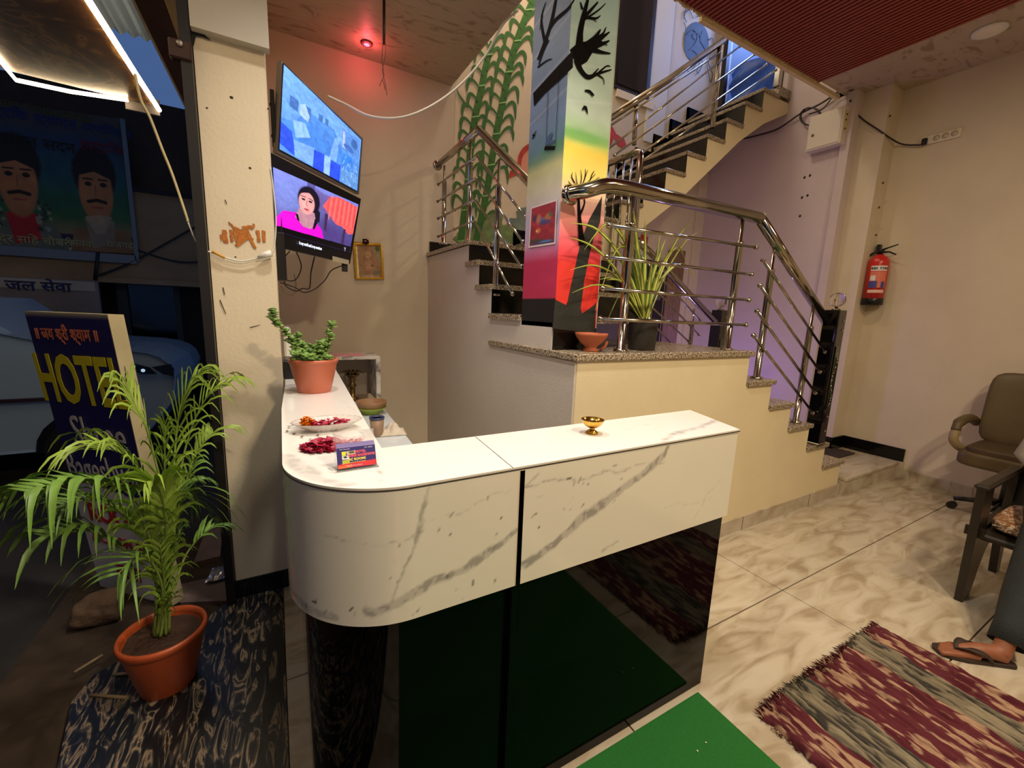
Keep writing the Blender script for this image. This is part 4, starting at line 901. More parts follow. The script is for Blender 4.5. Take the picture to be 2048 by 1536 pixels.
for j in range(nn):
    for i in range(nn):
        u, w = i/(nn-1), j/(nn-1); v.append((.49+.17*u+.02*w, 2.43+.16*w-.02*u, .7535+.05*abs(math.sin(5*u+2.2*w+.4))*math.sin(PI*u)*math.sin(PI*w)+.018*abs(math.sin(11*u-6*w))*math.sin(PI*u)*math.sin(PI*min(1, w*1.05))))
mb = MB().add(v, [(j*nn+i, j*nn+i+1, (j+1)*nn+i+1, (j+1)*nn+i) for j in range(nn-1) for i in range(nn-1)], True)
tag(mb.build('napkin', mat('beige_cloth', (206, 194, 176), .9, noise=.15, nscale=20), None, solid=.003), 'crumpled beige cloth beside the tumbler on the desk', 'cloth')
rt = thing('router', 'white box standing behind the jade plant against the pillar', 'router', (.065, 3.0, 1.10))
MB().bev(.045, .085, 2.9, 3.08, 1.10, 1.36, .012).build('case', WHITEP, rt); MB().bev(.04, .12, 2.88, 3.1, 1.1, 1.115, .004).build('stand', BLKP, rt)
bx = thing('black_box', 'small black box behind the terracotta pot against the pillar', 'box', (.08, 2.62, 1.10)); MB().bev(.03, .085, 2.52, 2.72, 1.10, 1.20, .006).build('case', BLKP, bx); MB().bev(.036, .079, 2.53, 2.71, 1.2005, 1.204, .001).build('lid', BLKP, bx)

# ================================================================ TELEVISIONS
def onplane(px, P0, n):
    d = RT*((px[0]-1024)/FPX)-UP*((px[1]-768)/FPX)+FW; t = (Vector(P0)-CP).dot(n)/d.dot(n); return CP+d*t
def tv(label, c0, n, pix, bez, bezm, bot=None):
    """pix: TL TR BR BL corners of the case; n normal towards the viewer"""
    n = Vector(n).normalized(); Q = [onplane(p, c0, n) for p in pix]; cen = sum(Q, Vector((0, 0, 0)))/4
    t = thing('television', label, 'television', cen)
    mb = MB(); v = Q+[q-n*.03 for q in Q]; mb.add(v, [(0, 1, 2, 3), (7, 6, 5, 4), (0, 4, 5, 1), (1, 5, 6, 2), (2, 6, 7, 3), (3, 7, 4, 0)]); mb.build('case', bezm, t)
    return t, n, Q
t1, n1, Q1 = tv('upper silver-rimmed television showing a blue CCTV view', (.335, 3.05, 2.507), (.722, -.690, -.046), ((563, 122), (726, 277), (718, 389), (555, 306)), .012, mat('silver_bezel', (128, 120, 110), .35, .3))
S1 = [onplane(p, Q1[0]+n1*.004, n1) for p in ((567, 127), (723, 279), (715, 383), (558, 299))]
cv = Cv(200, 120, (66, 130, 226))
cv.grad([(0, (110, 160, 226)), (.3, (120, 176, 240)), (.55, (70, 130, 220)), (1, (90, 150, 230))])
cv.poly([(0, .0), (.35, .05), (.30, .5), (0, .62)], (112, 168, 240), .8); cv.poly([(.25, .3), (.6, .25), (.75, .5), (.45, .9), (.2, .8), (.15, .55)], (64, 122, 214), .8)
for (x, y, w, h) in ((.08, .28, .09, .14), (.22, .25, .09, .14), (.40, .2, .05, .1), (.48, .19, .04, .09)): cv.poly([(x, y), (x+w, y-.01), (x+w, y+h), (x, y+h)], (60, 96, 160))
cv.poly([(.18, .30), (.24, .24), (.30, .36), (.28, .44), (.19, .42)], (176, 208, 250)); cv.poly([(.12, .55), (.25, .48), (.32, .62), (.16, .74)], (150, 196, 250))
cv.poly([(0, .66), (.12, .7), (.17, .98), (.0, .92)], (24, 40, 226)); cv.poly([(.14, .78), (.38, .72), (.36, .98), (.16, .98)], (140, 186, 246), .8)
cv.poly([(.37, .74), (.5, .72), (.5, 1), (.37, 1)], (20, 24, 220)); cv.poly([(.58, .74), (.72, .72), (.72, 1), (.58, 1)], (16, 24, 232)); cv.poly([(.5, .72), (.58, .7), (.58, 1), (.5, 1)], (170, 210, 250), .8)
cv.poly([(.62, .35), (.68, .3), (.66, .72), (.56, .72)], (150, 196, 250), .6); cv.poly([(.7, .12), (.98, .05), (.98, .42), (.74, .45)], (90, 140, 210)); cv.poly([(.72, .14), (.75, .13), (.77, .4), (.73, .4)], (190, 190, 220)); cv.ell(.9, .2, .05, .09, (50, 80, 140)); cv.ell(.82, .35, .08, .05, (60, 90, 170))
cv.poly([(.74, .5), (.88, .46), (.88, .72), (.74, .74)], (40, 120, 220)); cv.poly([(.74, .76), (.98, .7), (.98, .97), (.74, .97)], (100, 150, 200), .8)
for k in range(26):
    x = random.uniform(.74, .98); y = random.uniform(.5, .97); cv.line([(x, y), (x+random.uniform(-.03, .03), y+random.uniform(.02, .1))], .006, (180, 210, 240), .6)
lum_ = cv.c[..., :3].copy(); cv.c[..., :3] = lum_*.72+np.array(L3(80, 140, 230))*.28; cv.mod(.35, 34, 26)
SCR = mat('tv_screen', vcol=True, rough=.2, es=1.0)
canvas('screen', cv, *S1, SCR, t1)
rim = MB()
for a, b in ((0, 1), (1, 2), (2, 3), (3, 0)): rim.tube([S1[a], S1[b]], .003, 4)
rim.build('inner_rim', BLKP, t1)
t2, n2, Q2 = tv('lower black television playing a film with subtitles', (.267, 2.816, 2.001), (.760, -.647, -.059), ((541, 305), (722, 398), (700, 528), (553, 493)), .012, BLKP)
S2 = [onplane(p, Q2[0]+n2*.004, n2) for p in ((546, 334), (717, 409), (699, 505), (553, 463))]
cv = Cv(260, 160, (110, 110, 190)); cv.grad([(0, (120, 130, 220)), (.4, (90, 90, 160)), (1, (60, 50, 110))])
cv.ell(.12, .3, .3, .6, (116, 134, 214), .8, .8); cv.poly([(.33, .0), (.42, .0), (.42, .6), (.33, .6)], (70, 66, 130), .8); cv.poly([(.42, .05), (.62, .1), (.6, .4), (.44, .4)], (100, 80, 140), .7); cv.ell(.62, .75, .4, .3, (74, 54, 120), .8, .8)
cv.poly([(.53, .30), (.60, .08), (.72, .02), (1, .06), (1, .62), (.92, .66), (.82, .56), (.72, .54), (.62, .42)], (226, 90, 90), 1, .02)
for k in range(14): cv.line([(.6+.03*k, .06), (.58+.033*k, .5)], .008, (250, 130, 120) if k % 2 else (180, 56, 74), .6)
cv.poly([(.56, .42), (.6, .42), (.6, .74), (.56, .72)], (60, 40, 80)); cv.poly([(.84, .58), (.88, .58), (.88, .92), (.84, .9)], (60, 40, 80))
cv.ell(.36, .30, .135, .25, (24, 18, 34), 1, .12); cv.poly([(.42, .3), (.5, .45), (.5, .62), (.42, .6)], (24, 18, 34))
cv.poly([(.0, .78), (.08, .62), (.22, .58), (.30, .66), (.44, .62), (.54, .74), (.60, 1), (.0, 1)], (206, 16, 196)); cv.poly([(.25, .48), (.43, .48), (.46, .66), (.40, .78), (.30, .78), (.21, .66)], (168, 124, 140))
cv.poly([(.21, .6), (.24, .6), (.26, .72), (.23, .7)], (20, 14, 30)); cv.poly([(.44, .58), (.48, .62), (.44, .78), (.42, .76)], (20, 14, 30))
cv.ell(.335, .36, .095, .20, (208, 150, 152), 1, .1); cv.ell(.31, .40, .05, .12, (226, 172, 168), .6, .8)
cv.ell(.295, .315, .022, .018, (30, 20, 34)); cv.ell(.375, .315, .022, .018, (30, 20, 34)); cv.line([(.27, .27), (.315, .265)], .008, (50, 30, 40)); cv.line([(.355, .265), (.40, .28)], .008, (50, 30, 40)); cv.line([(.335, .32), (.332, .40), (.345, .41)], .007, (160, 104, 110), .8); cv.ell(.335, .47, .032, .016, (170, 60, 80)); cv.poly([(.24, .25), (.3, .12), (.38, .10), (.44, .25), (.36, .17), (.3, .2)], (24, 18, 34))
cv.poly([(0, .90), (1, .88), (1, 1), (0, 1)], (4, 4, 8)); cv.mod(.2, 30, 22)
canvas('screen', cv, *S2, SCR, t2)
sx = (S2[1]-S2[0]).normalized(); sy = (S2[0]-S2[3]).normalized()
b0 = onplane((603, 487), S2[0]+n2*.003, n2); text('subtitle', 'In my world and in my emotions', .024, frame(onplane((622, 492), S2[0]+n2*.003, n2), (S2[2]-S2[3]), sy), mat('subtitle_white', (220, 230, 255), .5, emit=(220, 230, 255), es=1.2), t2, .0003, xs=.62, bold=.0004)
b1 = onplane((690, 499), S2[0]+n2*.003, n2); text('channel_mark', 'Y', .035, frame(b1, (S2[2]-S2[3]), sy), mat('mark_white', (200, 200, 230), .5, emit=(200, 200, 230), es=.8), t2, .0003)
k1, k2 = onplane((665, 517), Q2[0]+n2*.003, n2), onplane((698, 525), Q2[0]+n2*.003, n2)
MB().ribbon([k1, k2], .03, n2).build('energy_sticker', mat('cream_sticker', (190, 180, 150), .5), t2)
q = onplane((690, 528), Q2[0]-n2*.02, n2); MB().bev(q.x-.02, q.x+.015, q.y-.012, q.y+.012, q.z-.05, q.z+.01, .003).build('dongle', BLKP, t2)
for (nm, yb, z0_, z1_, t_) in (('upper', 2.84, 2.36, 2.62, t1), ('lower', 2.62, 1.70, 2.0, t2)):
    wx = .045
    MB().bev(wx-.005, wx+.015, yb-.05, yb+.05, z0_, z1_, .002).build('wall_plate', mat('bracket_black', (18, 18, 18), .5, .5), t_)
    ctr = Q1[0].lerp(Q1[2], .5) if t_ is t1 else Q2[0].lerp(Q2[2], .5); nn_ = n1 if t_ is t1 else n2
    for dz in (-.08, .08): MB().tube([(wx, yb+.02, (z0_+z1_)/2+dz), ((wx+ctr.x)/2-.02, yb+.22, ctr.z+dz), ctr-nn_*.03+Vector((0, 0, dz))], .012, 8).build('swing_arm', mat('bracket_black', (18, 18, 18), .5), t_)
sb_ = thing('soundbar', 'black box mounted below the lower television on the pillar side', 'bracket', (.05, 2.62, 1.7)); MB().bev(.025, .07, 2.55, 2.70, 1.62, 1.86, .004).build('case', BLKP, sb_)
def cable(nm, label, pts, r, m, cat='cable', group=None, n=6): return tag(MB().tube(catmull(pts, 8), r, 6).build(nm, m, None), label, cat, group)
CB_ = mat('cable_black', (40, 30, 26), .5)
def A2(ps, y): return [at(px, py, 1, y) for px, py in ps]
cable('cable', 'dark cable drooping from the middle of the lower television', A2([(629, 513), (622, 545), (619, 576), (605, 577), (592, 582), (572, 572), (568, 555)], 3.05), .004, CB_)
cable('cable', 'dark cable sagging from the right end of the lower television', A2([(692, 529), (664, 540), (650, 560), (630, 578), (608, 585), (590, 575), (560, 565)], 3.1), .0035, CB_)
cable('cable', 'dark cable looping below the left end of the lower television', A2([(580, 502), (566, 520), (568, 545), (574, 560), (590, 560), (600, 545), (602, 528), (592, 502)], 3.0), .0035, CB_)
cable('cable', 'pale cable loop hanging lowest beside the pillar', A2([(588, 548), (592, 570), (586, 590), (570, 586), (562, 572)], 3.2), .003, mat('cable_grey', (140, 116, 96), .5))
# framed picture with flower
P_ = [at(*q, 1, 3.925) for q in ((708, 487), (762, 490), (766, 557), (713, 557))]
fp = thing('picture_frame', 'gold framed brown devotional picture on the alcove wall', 'picture', ((P_[0]+P_[2])/2))
gf = mat('gilt_frame', (226, 172, 40), .3, .6, noise=.35, nscale=90)
MB().tube([P_[0], P_[1], P_[2], P_[3], P_[0], P_[1]], .014, 6).build('frame', gf, fp)
cv = Cv(60, 80, (160, 122, 90)); cv.ell(.5, .45, .38, .42, (178, 132, 100), .8, .5); cv.ell(.5, .45, .26, .3, (150, 108, 80), .7, .3); cv.ell(.5, .3, .14, .12, (196, 152, 116), .8, .3); cv.ell(.5, .6, .18, .18, (190, 146, 108), .8, .3); cv.ell(.62, .62, .04, .03, (70, 50, 40)); cv.poly([(.62, 0), (1, 0), (1, .8)], (150, 142, 112), .9, .03); cv.ell(.85, .12, .08, .08, (90, 96, 66)); cv.ell(.8, .82, .2, .1, (110, 110, 96), .8, .5); cv.ell(.5, .94, .4, .06, (190, 170, 140), .8, .5); cv.poly([(0, 0), (.1, 0), (.12, 1), (.0, 1)], (236, 232, 180)); cv.mod(.3, 12, 16)
canvas('picture', cv, *[q+Vector((0, .004, 0)) for q in P_], VCG, fp)
m_ = MB()
for k in range(60):
    d = Vector((random.gauss(0, 1), random.gauss(0, .6), random.gauss(0, 1))).normalized(); petal(m_, at(731, 484, 1, 3.9)+d*.02, .014, .8)
tag(m_.build('flower', mat('maroon_flower', (84, 14, 34), .6), None), 'dark maroon flower tucked on top of the gilt picture frame', 'flower')
# hanging wire & white cable
hw = thing('hanging_wire', 'dark conduit with bare wire ends hanging from the alcove ceiling', 'wire', at(768, 90, 1, 3.19))
a = at(768, -10, 1, 3.19); a.z = 3.49; b = at(768, 88, 1, 3.19)
MB().tube([a, b], .009, 8).build('conduit', CB_, hw)
for ps in ([(766, 88), (764, 120), (768, 150), (764, 160), (759, 172)], [(770, 88), (771, 110), (765, 140), (770, 165), (774, 190)], [(765, 160), (768, 168), (770, 180)]): MB().tube(catmull(A2(ps, 3.19), 5), .0022, 5).build('wire_end', mat('wire_brown', (80, 44, 30), .5), hw)
cable('white_cable', 'long white cable swooping from the upper television to the ceiling', [at(655, 192, 1, 3.15), at(690, 208, 1, 3.15), at(740, 232, 1, 3.1), at(800, 235, 1, 3.05), at(860, 213, 1, 3.0), at(920, 170, 1, 2.95), at(970, 112, 1, 2.85), at(1005, 50, 1, 2.8), Vector((1.515, 2.78, 3.48))], .0075, WHITEP)

# ================================================================ PILLAR DETAILS
PZ = dict(ax=1, val=2.35, off=-.0015, nrm=(0, -1, 0)); t = MB()
for ps, w in (([(449, 460), (450, 470), (452, 486)], 10), ([(462, 459), (463, 472), (464, 484)], 6), ([(457, 443), (464, 452), (475, 460), (485, 468)], [2, 5, 9, 14]), ([(506, 447), (508, 454), (503, 458)], 4), ([(468, 468), (485, 466), (500, 464)], 16), ([(470, 478), (486, 476), (498, 470)], 15), ([(472, 492), (482, 484), (492, 476)], 8), ([(496, 468), (503, 480), (508, 492), (513, 496)], [7, 7, 6, 3]), ([(515, 461), (517, 472), (518, 484)], 7), ([(527, 461), (528, 474), (528, 484)], 7), ([(485, 456), (495, 454), (505, 455)], 6), ([(442, 470), (444, 482)], 4)):
    rib(t, ps, pxw=[x*.7 for x in w] if isinstance(w, list) else w*.68, **PZ)
for k, q in enumerate(t.v): t.v[k] = (q[0]+random.gauss(0, .0012), q[1], q[2]+random.gauss(0, .0012))
t.build('turmeric_mark', mat('turmeric_orange', (190, 112, 38), .7, noise=.45, nscale=90), bpy.data.objects['wall_left'])
t = MB()
for (x, y, r) in ((463, 195, 2.5), (414, 216, 1.5), (536, 218, 1.5), (471, 514, 1.4), (500, 336, 2)): 
    p_ = at(x, y, 1, 2.35, -.001); t.lathe((p_.x, p_.y, p_.z), [(0, 0)], 3) if False else t.ball(p_, r*.0032, 6, (1, .2, .7))
for ps in ([(450, 400), (454, 408)], [(440, 600), (452, 628)], [(446, 575), (450, 590)], [(500, 655), (520, 650)]): rib(t, ps, pxw=[1.5, 1], **PZ)
t.build('nail_hole', mat('dark_hole', (60, 40, 24), .9), bpy.data.objects['wall_left'])
# shutter guide and jagged black film
sg = struct('trim_4', MB().box(-.275, -.238, 2.30, 2.42, 0, 2.75), mat('shutter_channel', (22, 16, 14), .5, noise=.3, nscale=10))
flat('torn_film', [(348, -10), (372, -10), (382, 20), (396, 42), (400, 60), (412, 72), (424, 82), (405, 74), (392, 72), (388, 90), (384, 100), (376, 70)], 1, 2.34, 0, BLACK, bpy.data.objects['wall_left_upper'])
br = thing('shutter_bracket', 'rusty brown steel shutter bracket at the top of the pillar', 'bracket', at(370, 100, 1, 2.32))
RUST = mat('brown_steel', (64, 40, 32), .55, .3, noise=.3, nscale=20)
p0, p1 = at(336, 76, 1, 2.31), at(386, 128, 1, 2.31); MB().bev(p0.x, p1.x, 2.29, 2.33, p1.z, p0.z, .006).build('plate', RUST, br)
q = at(359, 86, 1, 2.285); MB().ball((q.x, q.y, q.z), .012, 8, (1, .3, 1)).build('bolt', mat('bolt_grey', (150, 140, 130), .4, .6), br)
# led cord on pillar
cl = thing('led_power_cord', 'cream power cord drooping from the LED strip to the pillar plug', 'cord', at(380, 450, 1, 2.3))
MB().tube(catmull(A2([(270, 148), (282, 200), (300, 235), (325, 300), (345, 350), (372, 430), (376, 444)], 2.33), 6), .0052, 8).build('thick_cord', mat('cream_cord', (206, 188, 140), .5), cl)
MB().tube(catmull(A2([(376, 444), (392, 482), (410, 500), (434, 508), (460, 518), (486, 522), (508, 518), (522, 514)], 2.33), 6), .0034, 8).build('thin_cord', WHITEP, cl)
MB().tube(A2([(424, 503), (438, 510), (450, 516)], 2.328), .0055, 8).build('joint_tape', mat('orange_tape', (210, 150, 50), .5), cl)
MB().tube(A2([(516, 515), (530, 510), (543, 506)], 2.325), [.007, .014, .015], 10).build('plug', WHITEP, cl)
MB().tube(catmull([*A2([(543, 506), (549, 490), (552, 440), (547, 380), (541, 335)], 2.345)], 6), .0028, 6).build('upper_cord', WHITEP, cl)

# ================================================================ OUTSIDE
cn = thing('canopy', 'brown marbled canopy ceiling edged with glowing LED strips', 'canopy', (-1.6, 1.8, 2.8))
CZ = 2.8
MB().prism([(-.66, -1.5), (-.66, 3.98), (-.80, 3.96), (-1.32, 3.90), (-1.32, 3.75), (-3.2, 2.4), (-3.2, -1.5)], 2, CZ, CZ+.03).build('ceiling_sheet', ramp_mat('brown_swirl_sheet', [(.35, (54, 34, 20)), (.5, (84, 56, 30)), (.56, (130, 98, 56)), (.62, (70, 46, 28))], .35, scale=2.6, detail=5, dist=3.5), cn)
LED = mat('led_glow', (255, 238, 206), emit=(255, 226, 180), es=16)
MB().tube([(-.655, -1.5, CZ-.014), (-.645, 2.8, CZ-.014), (-.632, 3.5, CZ-.014), (-.622, 3.99, CZ-.014)], .0145, 8).build('led_strip', LED, cn)
MB().tube([at(255, 200, 2, CZ-.014), at(140, 183, 2, CZ-.014), at(32, 160, 2, CZ-.014), at(0, 122, 2, CZ-.014), (-3.2, 2.3, CZ-.014)], .012, 8).build('led_strip', LED, cn)
MB().box(-.80, -.62, 3.99, 4.02, CZ-.05, CZ+.05).build('fascia', mat('fascia_grey', (90, 84, 80), .5), cn)
cs = MB(); nx_ = 24; v = []
for i in range(nx_+1):
    x = -.72+.34*i/nx_; z = 2.98+.012*math.sin(i*1.6); v += [(x, 0.3, z), (x, 3.45, z)]
cs.add(v, [(2*i, 2*i+1, 2*i+3, 2*i+2) for i in range(nx_)], True)
tag(cs.build('roof_sheet', mat('blue_grey_sheet', (120, 138, 160), .35, .5), None, solid=.003), 'blue-grey corrugated roofing sheet above the LED canopy edge', 'roof sheet')
bm_ = thing('shutter_beam', 'brown steel beam running out beside the canopy', 'beam', (-.42, 3, 2.8))
def bar4(a, b, w, h): 
    a, b = Vector(a), Vector(b); m = MB(); d = (b-a).normalized(); sd = d.cross(Vector((0, 0, 1))).normalized(); u = Vector((0, 0, 1)); v = [a-sd*w/2-u*h/2, a+sd*w/2-u*h/2, a+sd*w/2+u*h/2, a-sd*w/2+u*h/2]; v += [q+(b-a) for q in v]
    return m.add(v, [(0, 3, 2, 1), (4, 5, 6, 7), (0, 1, 5, 4), (1, 2, 6, 5), (2, 3, 7, 6), (3, 0, 4, 7)])
bar4((-.44, 1.0, 2.85), (-.385, 3.9, 2.82), .11, .10).build('channel', RUST, bm_); bar4((-.345, 1.0, 2.84), (-.33, 3.0, 2.82), .035, .08).build('rail', mat('pale_rail', (150, 132, 108), .6), bm_); bar4((-.500, 1.0, 2.80), (-.445, 3.9, 2.77), .006, .02).build('lip', mat('pale_lip', (170, 160, 150), .5), bm_)
# facade opposite
FY = 7.0
def fz(px, py, y=FY): return at(px, py, 1, y)
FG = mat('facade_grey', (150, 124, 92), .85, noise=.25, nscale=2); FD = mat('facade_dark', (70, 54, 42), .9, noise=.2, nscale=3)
fb = thing('shop_building', 'dark two-storey shop building across the street', 'building', (-2.5, 7.3, -.2))
zt = fz(250, 560).z; zm = fz(350, 385).z; ztop = fz(350, 200).z
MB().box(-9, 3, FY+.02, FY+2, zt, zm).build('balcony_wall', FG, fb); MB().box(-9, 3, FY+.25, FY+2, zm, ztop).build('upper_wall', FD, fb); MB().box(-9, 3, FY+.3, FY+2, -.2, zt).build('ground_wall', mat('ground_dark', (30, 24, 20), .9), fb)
MB().box(-9, 3, FY-.02, FY+.3, zt-.04, zt+.02).build('ledge', FG, fb); MB().box(-9, 3, FY-.02, FY+.3, zm-.05, zm).build('ledge', mat('ledge_dark', (36, 36, 36), .9), fb)
for (xa, xb) in ((232, 368),): 
    a = fz(xa, 560, FY+.27); b = fz(xb, 680, FY+.27)
    wf = MB(); 
    for bx in ((a.x, a.x+.1, b.z, zt), (b.x-.06, b.x, b.z, zt), (a.x, b.x, b.z-.07, b.z)): wf.box(bx[0], bx[1], FY+.22, FY+.3, bx[2], bx[3])
    w_ = wf.build('window', mat('frame_grey', (52, 54, 56), .8), fb); MB().box(a.x+.1, b.x-.06, FY+.27, FY+.29, b.z, zt).build('pane', mat('black_pane', (4, 4, 6), .15), w_)
roof = MB().box(-.8, .9, FY+.05, FY+.35, ztop-.35, ztop-.1).build('roof_box', mat('roof_brown', (78, 56, 46), .9), fb)
for nm_, lb, bx3 in (('street_sky_block', 'plain unseen block added to keep skylight off the street on the left', (-16, -7.5, -8, 6.5, -.2, 11)),):  # out-of-view block, added only to shut skylight out of the street
    tb_ = thing(nm_, lb, 'building', (bx3[0], bx3[2], -.2)); MB().box(*bx3).build('wall', FG, tb_)
struct('upper_sky_block', MB().box(-.2, 5.9, -4.2, 2.2, 3.92, 8.5), FG)  # unseen mass for the upper floors, added to hold back skylight
# banner
bq = [fz(0, 206, FY-.03), fz(248, 239, FY-.03), fz(272, 508, FY-.03), fz(0, 494, FY-.03)]
dx = (bq[1]-bq[0]).normalized(); Lx = -2.9
bq[0] = Vector((bq[0].x-.35, bq[0].y, bq[0].z-.01)); bq[3] = Vector((bq[3].x-.2, bq[3].y, bq[3].z))
bn = thing('banner', 'large printed banner with two moustached men on the opposite building', 'banner', ((bq[0]+bq[2])/2))
cv = Cv(260, 200, (24, 60, 84)); cv.grad([(0, (50, 56, 66)), (.1, (44, 52, 62)), (.2, (28, 50, 100)), (.45, (18, 70, 96)), (.62, (20, 74, 66)), (.75, (36, 84, 62)), (.87, (90, 92, 80)), (.885, (16, 20, 60)), (.975, (16, 18, 56)), (.98, (130, 140, 150)), (1, (130, 140, 150))])
def man(cx, cy, s, shirt, inner):
    cv.poly([(cx-.22*s, cy+.62*s), (cx-.18*s, cy+.40*s), (cx+.2*s, cy+.40*s), (cx+.30*s, cy+.66*s)], shirt); cv.poly([(cx-.1*s, cy+.32*s), (cx+.11*s, cy+.32*s), (cx+.1*s, cy+.52*s), (cx-.06*s, cy+.56*s)], inner)
    cv.ell(cx, cy-.04*s, .165*s, .24*s, (14, 12, 14), 1, .15); cv.ell(cx, cy+.1*s, .125*s, .27*s, (128, 96, 74), 1, .12)
    cv.poly([(cx-.15*s, cy-.12*s), (cx, cy-.2*s), (cx+.15*s, cy-.1*s), (cx+.13*s, cy+.0*s), (cx, cy-.06*s), (cx-.12*s, cy-.02*s)], (14, 12, 14))
    for sx_ in (-.05, .055): cv.ell(cx+sx_*s, cy+.04*s, .025*s, .018*s, (20, 14, 12)); cv.line([(cx+(sx_-.03)*s, cy+0*s), (cx+(sx_+.03)*s, cy+0*s)], .008, (20, 14, 12))
    cv.line([(cx-.06*s, cy+.18*s), (cx, cy+.165*s), (cx+.06*s, cy+.18*s)], .015, (16, 12, 12)); cv.line([(cx-.035*s, cy+.225*s), (cx+.035*s, cy+.225*s)], .008, (120, 60, 56)); cv.line([(cx, cy+.05*s), (cx-.005, cy+.13*s)], .006, (100, 74, 58))
man(.30, .44, .95, (70, 86, 90), (130, 24, 36)); man(.77, .46, .92, (92, 78, 64), (96, 100, 106))
cv.poly([(.68, .74), (.78, .72), (.86, .73), (.80, .86), (.74, .86)], (120, 124, 128), .8); cv.ell(.30, .52, .10, .17, (130, 96, 74), .0)
for k in range(60): 
    x = random.choice([random.uniform(.1, .2), random.uniform(.38, .47)]); y = random.uniform(.66, .86); cv.ell(x, y, .012, .014, random.choice([(100, 130, 130), (24, 40, 40)]), .8)
cv.mod(.3, 12, 12); cv.c[..., :3] *= np.array((1.9, 1.35, .8))
canvas('printed_sheet', cv, *bq, VCS, bn)
HM = lambda n, c: mat(n, c, .8)
bx_ = (bq[1]-bq[0]); 
def on_b(px, py): return fz(px, py, FY-.035)
for (s_, px, py, sz, c, nm) in (('अजमल सदन', 60, 284, .15, (34, 30, 24), 'ink_dark'), ('हार्दिक', 205, 296, .14, (110, 26, 46), 'ink_maroon'), ('हार्दिक स्वागत अभिनंदन', 120, 245, .13, (30, 46, 110), 'ink_blue_text'), ('ग्राम पंचायत राजगढ़', 90, 222, .1, (80, 76, 40), 'ink_olive'), ('नरेन्द्र सिंह चौधरी', 52, 480, .115, (160, 150, 100), 'ink_cream'), ('जनसेवक', 150, 486, .1, (150, 150, 110), 'ink_cream2'), ('राजगढ़', 240, 490, .1, (150, 150, 110), 'ink_cream2')):
    text('lettering', s_, sz, frame(on_b(px, py), (fz(200, py+10)-fz(100, py+5)) if False else Vector((1, 0, 0)), (0, 0, 1)), HM(nm, c), bn, .002, bold=.001)
MB().box(bq[2].x-.01, bq[2].x+.03, FY-.05, FY-.02, bq[2].z-.08, bq[1].z).box(bq[3].x, bq[2].x, FY-.05, FY-.02, bq[2].z-.12, bq[2].z-.02).build('banner_frame', mat('banner_edge', (110, 120, 126), .7), bn)
ws = thing('shop_sign', 'pale shop board with Hindi lettering under the balcony', 'sign', fz(90, 600, 6.9))
a, b = fz(195, 563, 6.9), fz(205, 640, 6.9); MB().bev(a.x-2.4, a.x, 6.88, 6.95, b.z, a.z, .01).build('board', mat('board_bluegrey', (130, 118, 108), .7, noise=.2, nscale=3), ws); MB().box(a.x-2.38, a.x-.02, 6.872, 6.879, fz(195, 583, 6.9).z, a.z-.01).build('header_strip', mat('board_pale', (166, 156, 138), .7), ws)
text('lettering', 'जल सेवा', .15, frame(fz(78, 573, 6.865), (1, 0, 0), (0, 0, 1)), mat('sign_navy', (20, 34, 80), .7), ws, .003, bold=.003, xs=1.1)
for k, ps in enumerate(([(190, 553), (240, 535), (300, 505), (380, 460), (420, 440)], [(275, 500), (320, 515), (360, 524), (400, 524)])):
    cable('street_cable', ['dark street cable rising towards the pillar in front of the balcony', 'dark street cable sagging right of the banner corner'][k], [fz(*p_, 6.96) for p_ in ps], .012, BLACK)
MB().tube([fz(196, 505, 6.95), fz(190, 560, 6.95)], .02, 6).build('downpipe', BLACK, fb)
# car
CY = 5.0
car = thing('car', 'white hatchback parked nose-right behind the hotel sign', 'car', (-2.6, 5.8, -.14))
CP_ = mat('car_white', (150, 172, 186), .25, coat=.6); 
def cx_(px, py, y=CY): q = at(px, py, 1, y); return (q.x, q.z)
hood = [cx_(352, 752), cx_(340, 728), cx_(322, 715), cx_(295, 706), cx_(250, 700), (-1.55, 1.06), (-2.1, 1.22), (-2.9, 1.26), (-3.9, 1.24), (-4.5, .95), (-4.6, .4), (-4.3, .15), (-1.2, .15), cx_(300, 862), cx_(348, 800)]
body = MB(); secs = []
for (yy, sc_, dz) in ((CY+.10, .97, -.04), (CY, 1, 0), (CY+.0, 1, 0)): pass
n_ = len(hood); v = []
ysec = [(CY+.05, .0), (CY, .03), (CY+.08, .03), (CY+.9, .06), (CY+1.6, .03), (CY+1.68, .0)]
cxm, czm = -2.6, .6
for (yy, g_) in ysec:
    for (x, z) in hood: v.append((cxm+(x-cxm)*(1-.02+g_*.6), yy, z if z < .5 else czm+(z-czm)*(.98+g_*.5)))
f = [(i*n_+k, i*n_+(k+1) % n_, (i+1)*n_+(k+1) % n_, (i+1)*n_+k) for i in range(len(ysec)-1) for k in range(n_)]+[tuple(range(n_)), tuple(range(6*n_-1, 5*n_-1, -1))]
body.add(v, f); body.build('body', CP_, car, bevel=.02)
MB().prism([(-1.75, 1.02), (-2.25, 1.45), (-3.3, 1.5), (-4.1, 1.25), (-4.3, 1.0)], 1, CY+.14, CY+1.5).build('cabin', CP_, car); MB().prism([(-1.85, 1.0), (-2.3, 1.38), (-3.2, 1.43), (-3.6, 1.02)], 1, CY+.10, CY+.139).build('side_window', mat('car_glass', (8, 10, 14), .08), car)
a, b = at(0, 800, 1, CY-.01), at(100, 806, 1, CY-.01); MB().box(-4.2, b.x+.3, CY-.012, CY+.02, a.z-.03, a.z).build('side_strip', mat('strip_dark_red', (50, 24, 26), .4), car)
